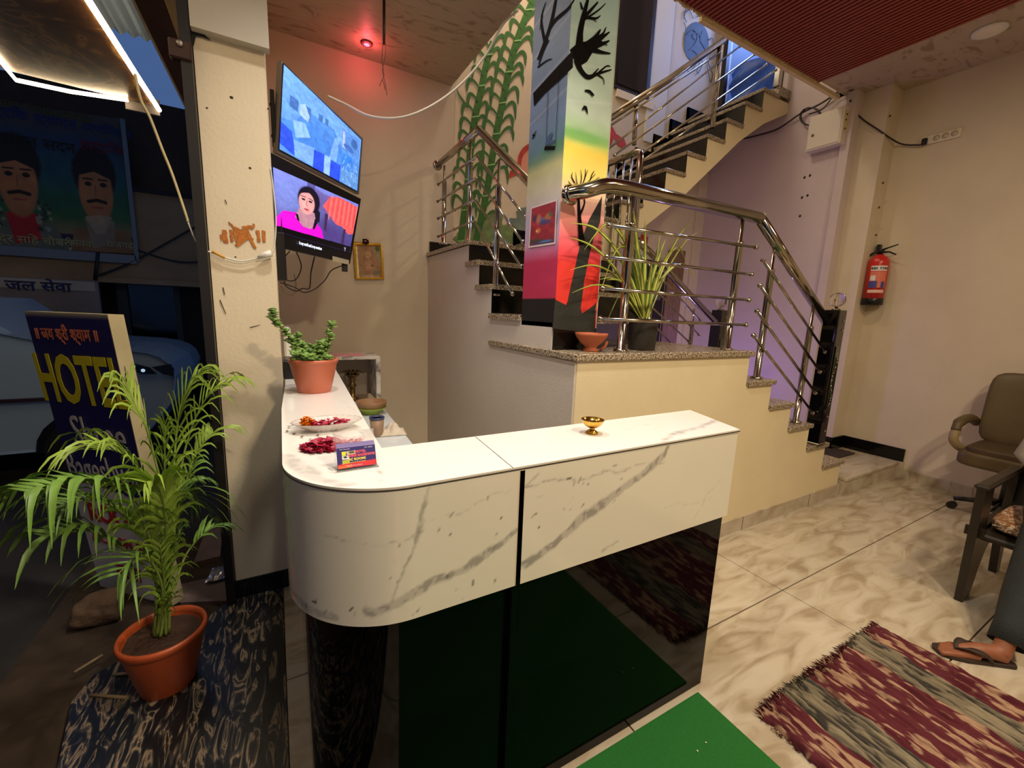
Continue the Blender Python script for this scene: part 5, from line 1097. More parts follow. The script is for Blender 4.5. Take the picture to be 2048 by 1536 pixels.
hl = MB(); hp_ = [at(*q, 1, CY-.014) for q in ((250, 728), (268, 727), (300, 735), (314, 748), (282, 748), (262, 738))]; bm = bmesh.new(); bm.faces.new([bm.verts.new(q) for q in hp_]); hl.bm(bm); hl.build('headlight', mat('headlight_glass', (14, 34, 54), .08), car, solid=.02)
for q in ((267, 733, .018), (286, 741, .02)): MB().ball(at(q[0], q[1], 1, CY-.03), q[2]*.8, 8).build('lamp_spot', mat('lamp_spot', (190, 215, 230), emit=(190, 220, 240), es=.7), car)
gm = [at(*q, 1, CY-.02) for q in ((304, 734), (340, 728), (348, 738), (346, 752), (326, 748))]; bm = bmesh.new(); bm.faces.new([bm.verts.new(q) for q in gm]); MB().bm(bm).build('grille', BLKP, car, solid=.02)
for wx_ in (-1.5, -3.9):
    MB().tube([(wx_, CY-.02, .14), (wx_, CY+.18, .14)], .29, 22).build('wheel', mat('tyre', (10, 10, 10), .8), car); MB().tube([(wx_, CY-.03, .14), (wx_, CY-.02, .14)], .17, 16).build('hubcap', mat('hub', (60, 64, 70), .4, .5), car)
    MB().prism([(wx_-.34, .14)]+[(wx_-.34*math.cos(a*PI/10), .16+.34*math.sin(a*PI/10)) for a in range(11)]+[(wx_+.34, .14)], 1, CY-.012, CY+.01).build('wheel_arch', BLKP, car)

# hotel sign board
sgn = thing('hotel_sign', 'leaning navy HOTEL sign board behind the palm on the pavement', 'sign', (-.72, 2.57, 0))
sTR, sTL, sBL, sBR = [CP+(Vector(q)-CP)*1.268 for q in ((-.453, 1.836, 1.445), (-.767, 2.158, 1.439), (-.686, 2.219, .312), (-.372, 1.896, .317))]
sTR = CP+(onplane((215, 629), sTR, Vector((-.713, -.696, -.089)))-CP); sTL = onplane((50, 622), sTL, Vector((-.713, -.696, -.089)))
sBR = onplane((345, 1212), sBR, Vector((-.713, -.696, -.089))); sBL = onplane((203, 1175), sBL, Vector((-.713, -.696, -.089)))
sn = (sTR-sTL).cross(sBL-sTL).normalized(); sn = sn if sn.dot(CP-sTL) > 0 else -sn
def S_(u, v_, off=0.): return (sTL*(1-u)+sTR*u)*(1-v_)+(sBL*(1-u)+sBR*u)*v_+sn*off
dp = Vector((.10, .09, 0))*.42
mb = MB(); Q_ = [sTL, sTR, sBR, sBL]; v = Q_+[q+dp for q in Q_]; mb.add(v, [(0, 1, 2, 3), (7, 6, 5, 4), (0, 4, 5, 1), (1, 5, 6, 2), (2, 6, 7, 3), (3, 7, 4, 0)]); mb.build('box_frame', mat('cream_flex', (196, 180, 140), .6, noise=.15, nscale=8), sgn)
cv = Cv(50, 120, (30, 26, 92)); cv.poly([(0, .56), (1, .60), (1, 1), (0, 1)], (214, 210, 206)); cv.line([(0, .003), (1, .003)], .006, (190, 180, 150))
canvas('printed_face', cv, *[S_(u, w, .003) for u, w in ((0, 0), (1, 0), (1, 1), (0, 1))], mat('sign_print', vcol=True, rough=.5), sgn)
sxv = (S_(1, .3)-S_(0, .3)); syv = (S_(0, 0)-S_(0, 1)); SW = sxv.length; SH = syv.length
SY = mat('sign_yellow', (214, 200, 30), .5); SWh = mat('sign_white', (196, 190, 190), .5); SO = mat('sign_orange', (214, 120, 90), .5); SR_ = mat('sign_red', (180, 50, 44), .5)
def stext(s_, u, w, size, m, xs=1., bold=.0, nm='lettering'): return text(nm, s_, size, frame(S_(u, w, .006), sxv, syv), m, sgn, .001, xs=xs, bold=bold)
stext('॥ जय श्री श्याम ॥', .46, .066, .075, SO, .8, .001)
stext('HOTEL', .50, .215, .315, SY, .60, .007)
stext('Shree', .56, .385, .22, SWh, .72, .0)
stext('Bageshwar', .52, .515, .21, SWh, .60, .0)
stext('ROOM', .5, .68, .14, SR_, .9, .004); stext('A/C NON A/C', .5, .78, .075, SR_, .9, .002); stext('ढाबा', .5, .9, .12, SR_, .9, .002)
# rocks, planks, foil
def rock(nm, label, c, s_, m, cat):
    bm = bmesh.new(); bmesh.ops.create_icosphere(bm, subdivisions=3, radius=1)
    for v in bm.verts:
        n = 1+.22*math.sin(3*v.co.x+2*v.co.y)+.12*math.sin(7*v.co.z+5*v.co.x); q = Vector([max(-.75, min(.75, k)) for k in v.co*n]); v.co = Vector((q.x*s_[0], q.y*s_[1], q.z*s_[2]+s_[2]*.75))+Vector(c)
    return tag(MB().bm(bm, True).build(nm, m, None), label, cat)
rock('rock', 'brown blocky rock on the pavement left of the palm pot', (-.80, 2.50, -.03), (.11, .09, .08), mat('rock_brown', (112, 86, 62), .9, noise=.4, nscale=14, bump=.6, bscale=40), 'rock')
SL = mat('pinkish_stone', (118, 100, 92), .9, noise=.25, nscale=8, bump=.4, bscale=50)
def plank(pts, z0_, z1_, lab): return tag(MB().prism([tuple(at(px, py, 2, z1_)[:2]) for px, py in pts], 2, z0_, z1_).build('stone_slab', SL, None), lab, 'slab')
plank([(388, 1125), (440, 1112), (446, 1052), (410, 1062)], -.13, .0, 'rough pinkish stone slab beside the shutter channel, farther one')
plank([(362, 1168), (455, 1148), (462, 1185), (470, 1200), (360, 1205)], -.13, -.01, 'rough pinkish stone slab beside the shutter channel, nearer one')
q = at(436, 1143, 2, .02); mb = MB(); nn = 10; v = []
for j in range(nn):
    for i in range(nn):
        u, w = i/(nn-1)-.5, j/(nn-1)-.5; v.append((q.x+.085*u+.02*w, q.y+.13*w, q.z-.012+.028*math.cos(PI*u)*math.cos(PI*w)+random.uniform(-.004, .004)))
mb.add(v, [(j*nn+i, j*nn+i+1, (j+1)*nn+i+1, (j+1)*nn+i) for j in range(nn-1) for i in range(nn-1)])
tag(mb.build('foil_pouch', mat('silver_foil', (190, 186, 184), .25, .85), None, solid=.004), 'crumpled silver foil pouch on the stone slab by the pillar', 'pouch')
stk = [(148, 1345, 205, 1310), (255, 1395, 180, 1390), (225, 1350, 275, 1345)]
for k, (a, b, c_, d_) in enumerate(stk): tag(MB().tube([at(a, b, 2, .008), at(c_, d_, 2, .01)], .006, 6).build('dry_stick', mat('dry_straw', (130, 112, 84), .9), None), ['dry straw stick farthest left on the granite slab edge', 'longest dry straw stick lying just below the palm pot rim', 'short dry straw stick touching the left side of the palm pot'][k], 'stick')

# ================================================================ PALM
PT = mat('orange_plastic_pot', (186, 84, 40), .4, noise=.08, nscale=10)
pc = (-.435, 1.895, .004)
pm = plantpot('potted_palm', 'feathery green palm in an orange pot outside the pillar', pc, .235, .138, .088, PT, mat('palm_soil', (66, 42, 26), .95, noise=.4, nscale=40, bump=.6, bscale=100), lip=.022)
PG = mat('palm_leaf', (150, 180, 66), .45, noise=.35, nscale=6); PG2 = mat('palm_leaf_dark', (108, 146, 58), .45, noise=.35, nscale=6); PST = mat('palm_stem', (120, 140, 60), .5)
base = Vector((-.44, 1.90, .22))
def frond(tip, mid, n, L, m, y0=.2, w=.0115, dr=.8):
    P_ = catmull([base+Vector((random.uniform(-.025, .025), random.uniform(-.025, .025), 0)), mid[0], *mid[1:], tip], 8)
    fo_ = MB(); st = MB().tube(P_, list(np.linspace(.006, .0018, len(P_))), 6)
    N_ = len(P_)
    for k in range(n):
        t = y0+(1-y0)*(k+.5)/n; i = min(int(t*(N_-1)), N_-2); q = P_[i].lerp(P_[i+1], t*(N_-1)-i); d = (P_[i+1]-P_[i]).normalized()
        sd = d.cross(Vector((0, 0, 1))); sd = sd.normalized() if sd.length > .05 else Vector((1, 0, 0))
        for s_ in (-1, 1):
            Lk = 1.45*L*(1-.5*abs(2*((t-y0)/(1-y0))-.9)**2)*random.uniform(.75, 1.15)
            dd = (sd*s_*.75+d*.9+Vector((random.uniform(-.15, .15), random.uniform(-.15, .15), .4))).normalized()
            pts = [q, q+dd*Lk*.35, q+dd*Lk*.68-Vector((0, 0, Lk*.13*dr*2)), q+dd*Lk*.88-Vector((0, 0, Lk*.50*dr*1.3))]
            fo_.leaf(catmull(pts, 2), w, d, .15)
    s_o = st.build('frond_stem', PST, pm); fo_.build('leaflets', m, s_o)
def pa3(px, py, y): return at(px, py, 1, y)
frond(pa3(395, 757, 2.1), [pa3(340, 1090, 1.95), pa3(350, 900, 2.05), pa3(365, 800, 2.08)], 15, .22, PG, .42)
frond(pa3(255, 772, 1.9), [pa3(335, 1060, 1.92), pa3(300, 880, 1.9), pa3(270, 810, 1.9)], 15, .20, PG, .42)
frond(pa3(60, 985, 1.55), [pa3(310, 1090, 1.85), pa3(255, 985, 1.75), pa3(160, 965, 1.65)], 13, .17, PG2, .45, .02, 1.3)
frond(pa3(100, 1075, 1.75), [pa3(310, 1160, 1.88), pa3(250, 1100, 1.85), pa3(180, 1062, 1.8)], 9, .19, PG2, .5, .02, 1.)
frond(pa3(425, 870, 2.15), [pa3(345, 1080, 1.98), pa3(372, 960, 2.05), pa3(400, 895, 2.1)], 9, .16, PG, .6)
frond(pa3(395, 1010, 2.0), [pa3(345, 1120, 1.92), pa3(350, 1000, 1.95), pa3(372, 985, 1.98)], 10, .17, PG2, .45)
frond(pa3(235, 1150, 1.7), [pa3(325, 1180, 1.84), pa3(300, 1120, 1.8), pa3(270, 1115, 1.75)], 7, .17, PG2, .5)
frond(pa3(190, 900, 1.85), [pa3(325, 1080, 1.9), pa3(290, 960, 1.88), pa3(240, 905, 1.86)], 14, .20, PG, .45)
frond(pa3(300, 970, 1.72), [pa3(330, 1120, 1.86), pa3(330, 1030, 1.8), pa3(318, 975, 1.75)], 13, .18, PG, .35, .02)
frond(pa3(420, 1060, 2.05), [pa3(350, 1170, 1.95), pa3(372, 1110, 2.0), pa3(400, 1075, 2.03)], 6, .13, PG2, .6)
frond(pa3(275, 1020, 1.8), [pa3(320, 1150, 1.88), pa3(300, 1080, 1.84)], 12, .18, PG, .3, .018)
frond(pa3(360, 1060, 1.9), [pa3(335, 1190, 1.9), pa3(345, 1120, 1.9)], 12, .15, PG2, .25)
frond(pa3(320, 1090, 1.8), [pa3(330, 1190, 1.88)], 12, .15, PG, .2)
frond(pa3(455, 770, 2.12), [pa3(345, 1060, 1.98), pa3(370, 900, 2.05), pa3(410, 800, 2.1)], 13, .2, PG, .5, .009)
frond(pa3(330, 850, 1.95), [pa3(335, 1060, 1.93), pa3(330, 950, 1.94)], 14, .19, PG, .35, .010)
frond(pa3(130, 1010, 1.72), [pa3(315, 1110, 1.86), pa3(250, 1030, 1.82), pa3(190, 1000, 1.77)], 12, .17, PG2, .4, .011)
frond(pa3(385, 930, 2.05), [pa3(345, 1100, 1.97), pa3(360, 1000, 2.0)], 10, .17, PG2, .4, .010)
frond(pa3(345, 1190, 1.78), [pa3(328, 1215, 1.86)], 5, .09, PG, .3)

# ================================================================ LANDING THINGS
pc = (1.90, 1.80, 1.31)
sp_ = thing('potted_dracaena', 'spiky yellow-edged plant in a dark grey pot on the stair landing', 'plant', pc)
MB().lathe(pc, [(.075, 0), (.078, .004), (.083, .18), (.085, .185), (.079, .185), (.075, .165), (0, .16)], 28).build('pot', mat('dark_grey_pot', (52, 46, 40), .7, noise=.3, nscale=14), sp_)
LG = mat('strap_leaf_green', (110, 140, 50), .4, noise=.2, nscale=8); LYE = mat('strap_leaf_yellow', (206, 200, 96), .4)
for k, (px, py, dy, arc_, w) in enumerate(((1142, 446, -.05, .10, .026), (1138, 474, -.08, .06, .022), (1140, 540, -.05, .08, .016), (1143, 586, -.1, .06, .014), (1168, 500, -.12, .22, .022), (1190, 620, -.12, .3, .018), (1264, 395, .0, .0, .034), (1228, 430, .05, .02, .018), (1290, 440, .02, .02, .026), (1331, 478, -.02, .02, .026), (1386, 440, .05, .06, .013), (1388, 552, -.05, .12, .020), (1372, 525, .02, .16, .013), (1400, 463, .05, .07, .010), (1320, 470, .08, .03, .018), (1236, 480, -.05, .05, .022), (1205, 500, .0, .06, .022), (1350, 500, -.1, .06, .022), (1248, 470, -.03, .0, .028), (1195, 560, .05, .05, .016), (1305, 520, -.08, .02, .024), (1275, 500, -.1, .0, .026), (1215, 640, -.08, .12, .012), (1212, 560, -.08, .04, .022))):
    b_ = Vector((pc[0]+random.uniform(-.02, .02), pc[1]+random.uniform(-.02, .02), pc[2]+.17)); t_ = at(px, py, 1, pc[1]+dy)
    c1 = b_.lerp(t_, .35)+Vector((0, 0, .06+arc_*.8)); c2 = b_.lerp(t_, .7)+Vector((0, 0, .03+arc_))
    P_ = catmull([b_, c1, c2, t_], 5); sd = (t_-b_).cross(Vector((0, -1, 0))) if abs(t_.x-b_.x) < .15 else Vector((0, -1, .3)).cross(t_-b_)
    sd = Vector((RT.x, RT.y, 0)) if abs((t_-b_).normalized().z) > .6 else Vector((0, 0, 1))
    lfo = MB().leaf(P_, w, sd, .1).build('leaf', LG, sp_)
    MB().leaf([q+Vector((-.0004, -.002, 0)) for q in P_], w*.38, sd, .1).build('leaf_stripe', LYE, lfo)
c = (1.475, 1.755, 1.31)
tb2 = thing('terracotta_bowl', 'footed terracotta bowl at the foot of the painted column', 'bowl', c)
MB().lathe(c, [(.04, 0), (.042, .006), (.030, .018), (.032, .026), (.06, .05), (.082, .078), (.086, .088), (.088, .098), (.082, .098), (.074, .08), (.03, .045), (0, .04)], 30).build('bowl', mat('red_clay', (180, 96, 62), .7, noise=.15, nscale=14), tb2)
MB().lathe((c[0], c[1], c[2]+.082), [(0, 0), (.074, 0)], 24).build('soil', mat('black_soil', (28, 20, 16), .9), tb2)
MB().tube([(c[0]+.05, c[1]-.02, c[2]+.01), (c[0]+.075, c[1]-.03, c[2]+.03), (c[0]+.085, c[1]-.03, c[2]+.055)], .008, 8).build('handle', mat('red_clay', (180, 96, 62), .7), tb2)

# ================================================================ RIGHT WALL THINGS
eb = thing('electrical_box', 'cream metal distribution box high on the lilac wall', 'electrical box', (5.04, 2.55, 3.27))
MB().bev(4.98, 5.098, 2.37, 2.69, 3.285, 3.625, .006).build('case', mat('box_cream', (224, 214, 196), .5), eb); MB().bev(4.972, 4.98, 2.385, 2.675, 3.30, 3.61, .003).build('door', mat('box_cream', (224, 214, 196), .5), eb)
MB().ball((4.968, 2.63, 3.43), .014, 8, (.5, 1, 1)).build('lock', mat('lock_grey', (120, 110, 100), .4, .6), eb); MB().box(5.0, 5.08, 2.366, 2.37, 3.40, 3.58).build('terminal_cover', mat('yellowed_plastic', (212, 196, 140), .5), eb)
for z in (3.42, 3.5, 3.55): MB().ball((5.02, 2.364, z), .008, 6).build('screw', BLACK, eb)
sk = thing('socket_board', 'white extension socket board on the right wall', 'socket board', (5.445, 1.77, 3.2))
MB().bev(5.43, 5.449, 1.62, 1.90, 3.205, 3.28, .004).build('board', mat('socket_white', (224, 214, 190), .5), sk)
for y in (1.66, 1.72, 1.78): MB().lathe((0, 0, 0), [(.0, 0), (.022, 0), (.024, .003), (.0, .004)], 14).build('socket', mat('socket_grey', (200, 190, 166), .5), sk); s_o = sk.children[-1]; s_o.data.transform(Matrix.Translation(Vector(sk.location))); s_o.data.transform(Matrix.Translation(Vector((5.427, y, 3.243))-Vector(sk.location)) @ Matrix.Rotation(-PI/2, 4, 'Y'))
MB().bev(5.40, 5.432, 1.84, 1.88, 3.20, 3.26, .006).build('plug', BLKP, sk)
XW = 5.08
cable('cable', 'black cable drooping from the ceiling corner to the socket plug', [at(1700, 200, 0, 5.05), at(1718, 232, 0, 5.15), at(1760, 262, 0, 5.17), at(1800, 287, 0, 5.40), at(1835, 290, 0, 5.41), Vector((5.415, 1.86, 3.21))], .007, CB_)
cable('cable', 'long black cable crossing the lilac wall towards the upper stairs', [at(1478, 279, 0, 5.07), at(1510, 272, 0, 5.07), at(1555, 258, 0, 5.07), at(1600, 228, 0, 5.05), at(1640, 208, 0, 5.05), at(1670, 188, 0, 5.05), at(1690, 172, 0, 5.05)], .009, CB_)
cable('cable', 'thin black cable bending above the electrical box', [at(1618, 228, 0, 5.03), at(1645, 218, 0, 5.03), at(1665, 195, 0, 5.03), at(1685, 184, 0, 5.03), at(1706, 180, 0, 5.03)], .006, CB_)
lp_ = [at(1618+20*math.cos(a)+(a*.4), 233+20*math.sin(a)*.9, 0, 5.035) for a in np.linspace(0, 4*PI, 26)]
tag(MB().tube(lp_, .006, 6).build('cable_coil', CB_, None), 'coiled loop of black cable left of the electrical box', 'cable')
t = MB()
for (x, y) in ((1609, 355), (1620, 351), (1604, 395), (1615, 391), (1600, 432)): t.ball(at(x, y, 0, 5.098), .012, 6, (.2, 1, 1.2))
t.build('screw_hole', BLACK, bpy.data.objects['wall_right_rear'])
t = MB()
for (x, y) in ((1780, 232), (1766, 366), (1758, 415), (1752, 470)): t.ball(at(x, y, 0, 5.2), .010, 6, (.2, 1, 1.2))
t.build('screw_hole', mat('hole_brown', (90, 66, 40), .9), bpy.data.objects['wall_right'])
# fire extinguisher
fx_ = thing('fire_extinguisher', 'red fire extinguisher with black hose hung on the right wall', 'fire extinguisher', (5.36, 2.03, 1.70))
fc = (5.357, 2.02, 1.715); RED = mat('extinguisher_red', (196, 28, 20), .3, coat=.5)
MB().lathe(fc, [(.088, .055), (.088, .41), (.084, .44), (.068, .47), (.04, .49), (.03, .50), (0, .50)], 30).build('cylinder', RED, fx_)
MB().lathe(fc, [(.084, 0), (.089, .006), (.089, .065), (.086, .07)], 30).build('base_skirt', BLKP, fx_)
MB().lathe((fc[0], fc[1], fc[2]+.495), [(.02, 0), (.02, .03), (.026, .035), (.026, .05), (.012, .055)], 14).build('valve', BLKP, fx_)
vz = fc[2]+.54
MB().tube([(fc[0], fc[1], vz), (fc[0]-.0, fc[1]-.05, vz+.02), (fc[0], fc[1]-.13, vz+.045)], [.012, .008, .006], 8).build('lever', BLKP, fx_)
MB().tube([(fc[0], fc[1], vz-.015), (fc[0], fc[1]-.07, vz-.02), (fc[0], fc[1]-.125, vz-.05)], [.009, .008, .007], 8).build('carry_handle', BLKP, fx_)
MB().tube(catmull([(fc[0], fc[1]+.01, vz-.01), (fc[0]-.01, fc[1]+.07, vz-.03), (fc[0], fc[1]+.115, vz-.12), (fc[0], fc[1]+.115, vz-.3), (fc[0], fc[1]+.105, vz-.46)], 6), .0105, 10).build('hose', CB_, fx_)
MB().tube([(fc[0], fc[1]+.105, vz-.44), (fc[0], fc[1]+.107, vz-.53)], [.014, .017], 10).build('nozzle', mat('nozzle_red', (150, 50, 40), .5), fx_)
MB().bev(5.40, 5.448, fc[1]+.03, fc[1]+.06, vz-.02, vz+.07, .003).build('wall_hook', BLKP, fx_)
# curved label
def lab_sheet(z0_, z1_, a0, a1, m, nm, dr=.0008):
    v = []; n = 10
    for i in range(n+1):
        a = a0+(a1-a0)*i/n; v += [(fc[0]+(.088+dr)*math.cos(a), fc[1]+(.088+dr)*math.sin(a), z0_), (fc[0]+(.088+dr)*math.cos(a), fc[1]+(.088+dr)*math.sin(a), z1_)]
    return MB().add(v, [(2*i, 2*i+2, 2*i+3, 2*i+1) for i in range(n)]).build(nm, m, fx_)
aR, aL = math.radians(255), math.radians(165); z_ = fc[2]
lab_sheet(z_+.335, z_+.385, aL, aR, WHITEP, 'label_header'); lab_sheet(z_+.17, z_+.33, aL, aR, mat('label_orange', (222, 120, 92), .5), 'label_field'); lab_sheet(z_+.17, z_+.235, aL, (aL+aR)/2, mat('label_navy', (70, 70, 140), .5), 'label_block', .0014); lab_sheet(z_+.24, z_+.29, aL+.1, aL+.55, WHITEP, 'label_block', .0014); lab_sheet(z_+.17, z_+.23, aR-.45, aR-.1, mat('label_navy', (70, 70, 140), .5), 'label_block', .0014); lab_sheet(z_+.12, z_+.15, aL, aR, mat('label_pale', (230, 190, 170), .5), 'label_footer')
for i, ch_ in enumerate('RED FIRE'):
    if ch_ == ' ': continue
    a = aL+.14+(aR-aL-.2)*i/7.2; d = Vector((math.cos(a), math.sin(a), 0)); text('lettering', ch_, .030, frame(Vector(fc)+d*.0898+Vector((0, 0, .358)), Vector((-math.sin(a), math.cos(a), 0)), (0, 0, 1)), mat('label_black', (20, 20, 40), .5), fx_, .0003, bold=.0012)

# ================================================================ CHAIRS AND PERSON
OL = mat('olive_leatherette', (88, 72, 44), .5, noise=.15, nscale=8); 
oc = thing('office_chair', 'worn olive swivel office chair by the right wall', 'chair', (5.03, .80, 0))
def cushion(nm, c, s_, m, par, e=.35, rx=0., bend=0.):
    bm = bmesh.new(); bmesh.ops.create_cube(bm, size=2); bmesh.ops.subdivide_edges(bm, edges=bm.edges[:], cuts=9, use_grid_fill=True)
    for v in bm.verts:
        q = v.co; l = max((abs(q.x)**6+abs(q.y)**6+abs(q.z)**6)**(1/6), 1e-6); q2 = q/l; q2 = Vector((q2.x*s_[0], q2.y*s_[1], q2.z*s_[2]))
        q2.x += bend*(q2.y/s_[1])**2; q2 = Matrix.Rotation(rx, 3, 'Y') @ q2; v.co = q2+Vector(c)
    return MB().bm(bm, True).build(nm, m, par)
cushion('seat', (4.96, .80, .50), (.26, .26, .065), OL, oc); cushion('seat_pad', (4.96, .80, .57), (.24, .22, .035), mat('olive_dark', (70, 54, 34), .5), oc)
cushion('backrest', (5.25, .80, .87), (.055, .25, .30), OL, oc, rx=.12, bend=-.06)
for s_ in (1, -1):
    y = .80+s_*.29
    MB().tube(catmull([(4.76, y, .70), (4.80, y, .755), (4.95, y, .775), (5.12, y, .765), (5.24, y, .72)], 5), [.03]*5+[.036]*10+[.034]*6, 10).build('armrest', OL, oc)
    MB().tube(catmull([(4.77, y, .70), (4.76, y, .62), (4.84, y-s_*.03, .55), (5.02, y-s_*.05, .53)], 5), .03, 10).build('arm_support', mat('arm_cream', (150, 130, 96), .5), oc)
MB().tube([(5.03, .80, .12), (5.03, .80, .46)], [.03, .025], 12).build('gas_column', BLKP, oc)
for k in range(5):
    a = math.radians(105+72*k); e = Vector((5.03+.27*math.cos(a), .80+.27*math.sin(a), .065)); 
    lg = MB().tube([(5.03, .80, .13), (5.03+.14*math.cos(a), .80+.14*math.sin(a), .115), e+Vector((0, 0, .025))], [.026, .022, .016], 8).build('base_leg', BLKP, oc)
    MB().tube([e+Vector((-.025, 0, -.035)), e+Vector((.025, 0, -.035))], .03, 14).build('caster', BLKP, lg)
DBP = mat('dark_brown_plastic', (36, 27, 20), .4, noise=.15, nscale=10)
pcx = thing('plastic_chair', 'dark brown moulded plastic armchair under the seated person', 'chair', (3.6, .33, 0))
for s_, nm in ((.575, 'side_frame'), (.06, 'side_frame')):
    y0_, y1_ = s_, s_+.035
    MB().prism([(3.27, 0), (3.375, 0), (3.43, .17), (3.49, .27), (3.58, .325), (3.70, .33), (3.80, .27), (3.88, .0), (3.95, 0), (3.88, .38), (3.90, .66), (3.84, .66), (3.82, .44), (3.39, .44), (3.365, .66), (3.21, .70), (3.235, .40)], 1, y0_, y1_).build(nm, DBP, pcx)
    MB().bev(3.20, 3.90, y0_-.012, y1_+.012, .665, .70, .012).build('armrest', DBP, pcx)
    MB().box(3.265, 3.285, y0_-.02, y1_+.02, .395, .445).build('arm_lug', DBP, pcx)
MB().bev(3.27, 3.85, .09, .58, .385, .42, .01).build('seat', DBP, pcx); MB().prism([(3.82, .40), (3.86, .40), (3.99, .88), (3.95, .89)], 1, .09, .58).build('backrest', DBP, pcx)
fl_m = ramp_mat('floral_cushion_cloth', [(.42, (126, 84, 50)), (.52, (150, 108, 70)), (.56, (226, 214, 196)), (.62, (140, 96, 60))], .9, scale=16, detail=3, dist=2)
cu = thing('seat_cushion', 'brown and white floral cushion on the plastic armchair', 'cushion', (3.6, .33, .42)); cushion('cushion_body', (3.59, .335, .462), (.25, .235, .035), fl_m, cu); MB().tube([(3.36, .12, .46), (3.36, .55, .46)], .005, 6).build('piping', fl_m, cu)
# person (one continuous body)
ps_ = thing('person', 'seated person in dark jeans and brown sandals, cut by the frame edge', 'person', (3.6, .33, 0))
SKIN = mat('brown_skin', (142, 86, 60), .55, noise=.12, nscale=14)
def body_mb(leg_only=False):
    b = MB(); 
    def leg(hip, knee, ank, toe, heel):
        b.tube([hip, Vector(hip).lerp(Vector(knee), .5), knee], [.085, .075, .058], 14); b.ball(knee, .058, 12)
        b.tube([knee, Vector(knee).lerp(Vector(ank), .35), Vector(knee).lerp(Vector(ank), .8), ank], [.055, .056, .036, .034], 14); b.ball(ank, .037, 12)
        fd = (Vector(toe)-Vector(heel)); fl_ = fd.length; fd.normalize(); sd = Vector((0, 0, 1)).cross(fd); H = Vector(heel); Z = Vector((0, 0, 1))
        b.tube([H+fd*.01+Z*.032, H+fd*.05+Z*.05, H+fd*.11+Z*.048, H+fd*.17+Z*.034, H+fd*.205+Z*.026], [.026, .034, .033, .027, .018], 14)
        b.tube([H+fd*.03+Z*.05, Vector(ank)], [.034, .034], 12)
        for k, (o_, l_, r_) in enumerate(((.032, .262, .0125), (.014, .262, .0095), (-.002, .253, .009), (-.018, .242, .0085), (-.033, .228, .008))):
            r0 = H+fd*.12+sd*o_*.7+Z*.03; b.tube([r0, H+fd*.20+sd*o_+Z*.027, H+fd*(l_-.018)+sd*o_*1.1+Z*.025, H+fd*l_+sd*o_*1.1+Z*.021], [.018, .014, r_, r_*.85], 8); b.ball(H+fd*l_+sd*o_*1.1+Z*.021, r_, 8)
    leg((3.68, .40, .56), (3.27, .355, .545), (2.86, .345, .115), (2.645, .515, .0), (2.84, .325, .0))
    leg((3.68, .24, .56), (3.26, .20, .545), (3.16, .17, .11), (2.93, .19, .0), (3.20, .165, .0))
    b.ball((3.70, .32, .58), .14, 14, (.9, 1.15, .8)); b.tube([(3.71, .32, .60), (3.73, .32, .80), (3.72, .32, .98), (3.72, .32, 1.06)], [.13, .125, .14, .09], 16); b.tube([(3.72, .14, 1.03), (3.72, .50, 1.03)], .062, 12)
    b.tube([(3.72, .32, 1.05), (3.70, .32, 1.15)], [.055, .05], 12); b.ball((3.685, .32, 1.235), .1, 16, (.92, .76, 1.15)); b.ball((3.59, .32, 1.225), .016, 8, (1, .8, 1.3)); b.ball((3.60, .32, 1.18), .02, 8, (.6, 1.2, .4))
    for s_ in (-1, 1):
        b.ball((3.69, .32+s_*.08, 1.23), .02, 8, (.6, .4, 1.1)); b.tube([(3.72, .32+s_*.19, 1.03), (3.76, .32+s_*.23, .80)], [.05, .04], 12); b.tube([(3.76, .32+s_*.23, .80), (3.64, .32+s_*.10, .68)], [.038, .027], 12)
        hnd = Vector((3.61, .32+s_*.08, .665)); b.ball(hnd, .038, 10, (1.1, .9, .4))
        for k in range(4): b.tube([hnd+Vector((-.03, (k-1.5)*.017, 0)), hnd+Vector((-.07, (k-1.5)*.018, -.006)), hnd+Vector((-.09-.006*(k in (1, 2)), (k-1.5)*.018, -.022))], [.009, .008, .007], 6)
        b.tube([hnd+Vector((.0, -s_*.03, 0)), hnd+Vector((-.03, -s_*.05, -.005)), hnd+Vector((-.05, -s_*.052, -.015))], [.01, .009, .008], 6)
    return b
bo2 = body_mb().build('body', SKIN, ps_)
md = bo2.modifiers.new('join', 'REMESH'); md.mode = 'VOXEL'; md.voxel_size = .006; md.use_smooth_shade = True; md = bo2.modifiers.new('soft', 'SMOOTH'); md.iterations = 3
JN = mat('dark_jeans', (34, 40, 43), .85, noise=.2, nscale=12, bump=.3, bscale=120)
for kk, (h_, k_, a_) in enumerate((((3.68, .40, .56), (3.27, .355, .545), (2.868, .345, .082)), ((3.68, .24, .56), (3.26, .20, .545), (3.165, .17, .12)))):
    h_, k_, a_ = Vector(h_), Vector(k_), Vector(a_)
    P_ = [h_, h_.lerp(k_, .5), k_+Vector((.05, 0, .012)), k_+Vector((-.012, 0, -.02)), k_.lerp(a_, .3), k_.lerp(a_, .6), k_.lerp(a_, .85), a_]
    j_ = MB().tube(P_, [.11, .098, .084, .084, .080, .070, .062, .062], 20, cap=False)
    for i, q in enumerate(j_.v): w = .004*math.sin(q[2]*70+q[0]*30); j_.v[i] = (q[0]+w, q[1]+w, q[2])
    j_.build('jeans_leg', JN, ps_, solid=.004)
MB().tube([(3.71, .32, .58), (3.72, .32, .8), (3.72, .32, 1.0), (3.72, .32, 1.08)], [.155, .15, .155, .08], 18).build('shirt', mat('dim_shirt', (160, 154, 144), .9), ps_)
for s_ in (-1, 1): MB().tube([(3.72, .32+s_*.15, 1.04), (3.76, .32+s_*.23, .80), (3.68, .32+s_*.13, .705)], [.07, .055, .042], 12).build('sleeve', mat('dim_shirt', (160, 154, 144), .9), ps_)
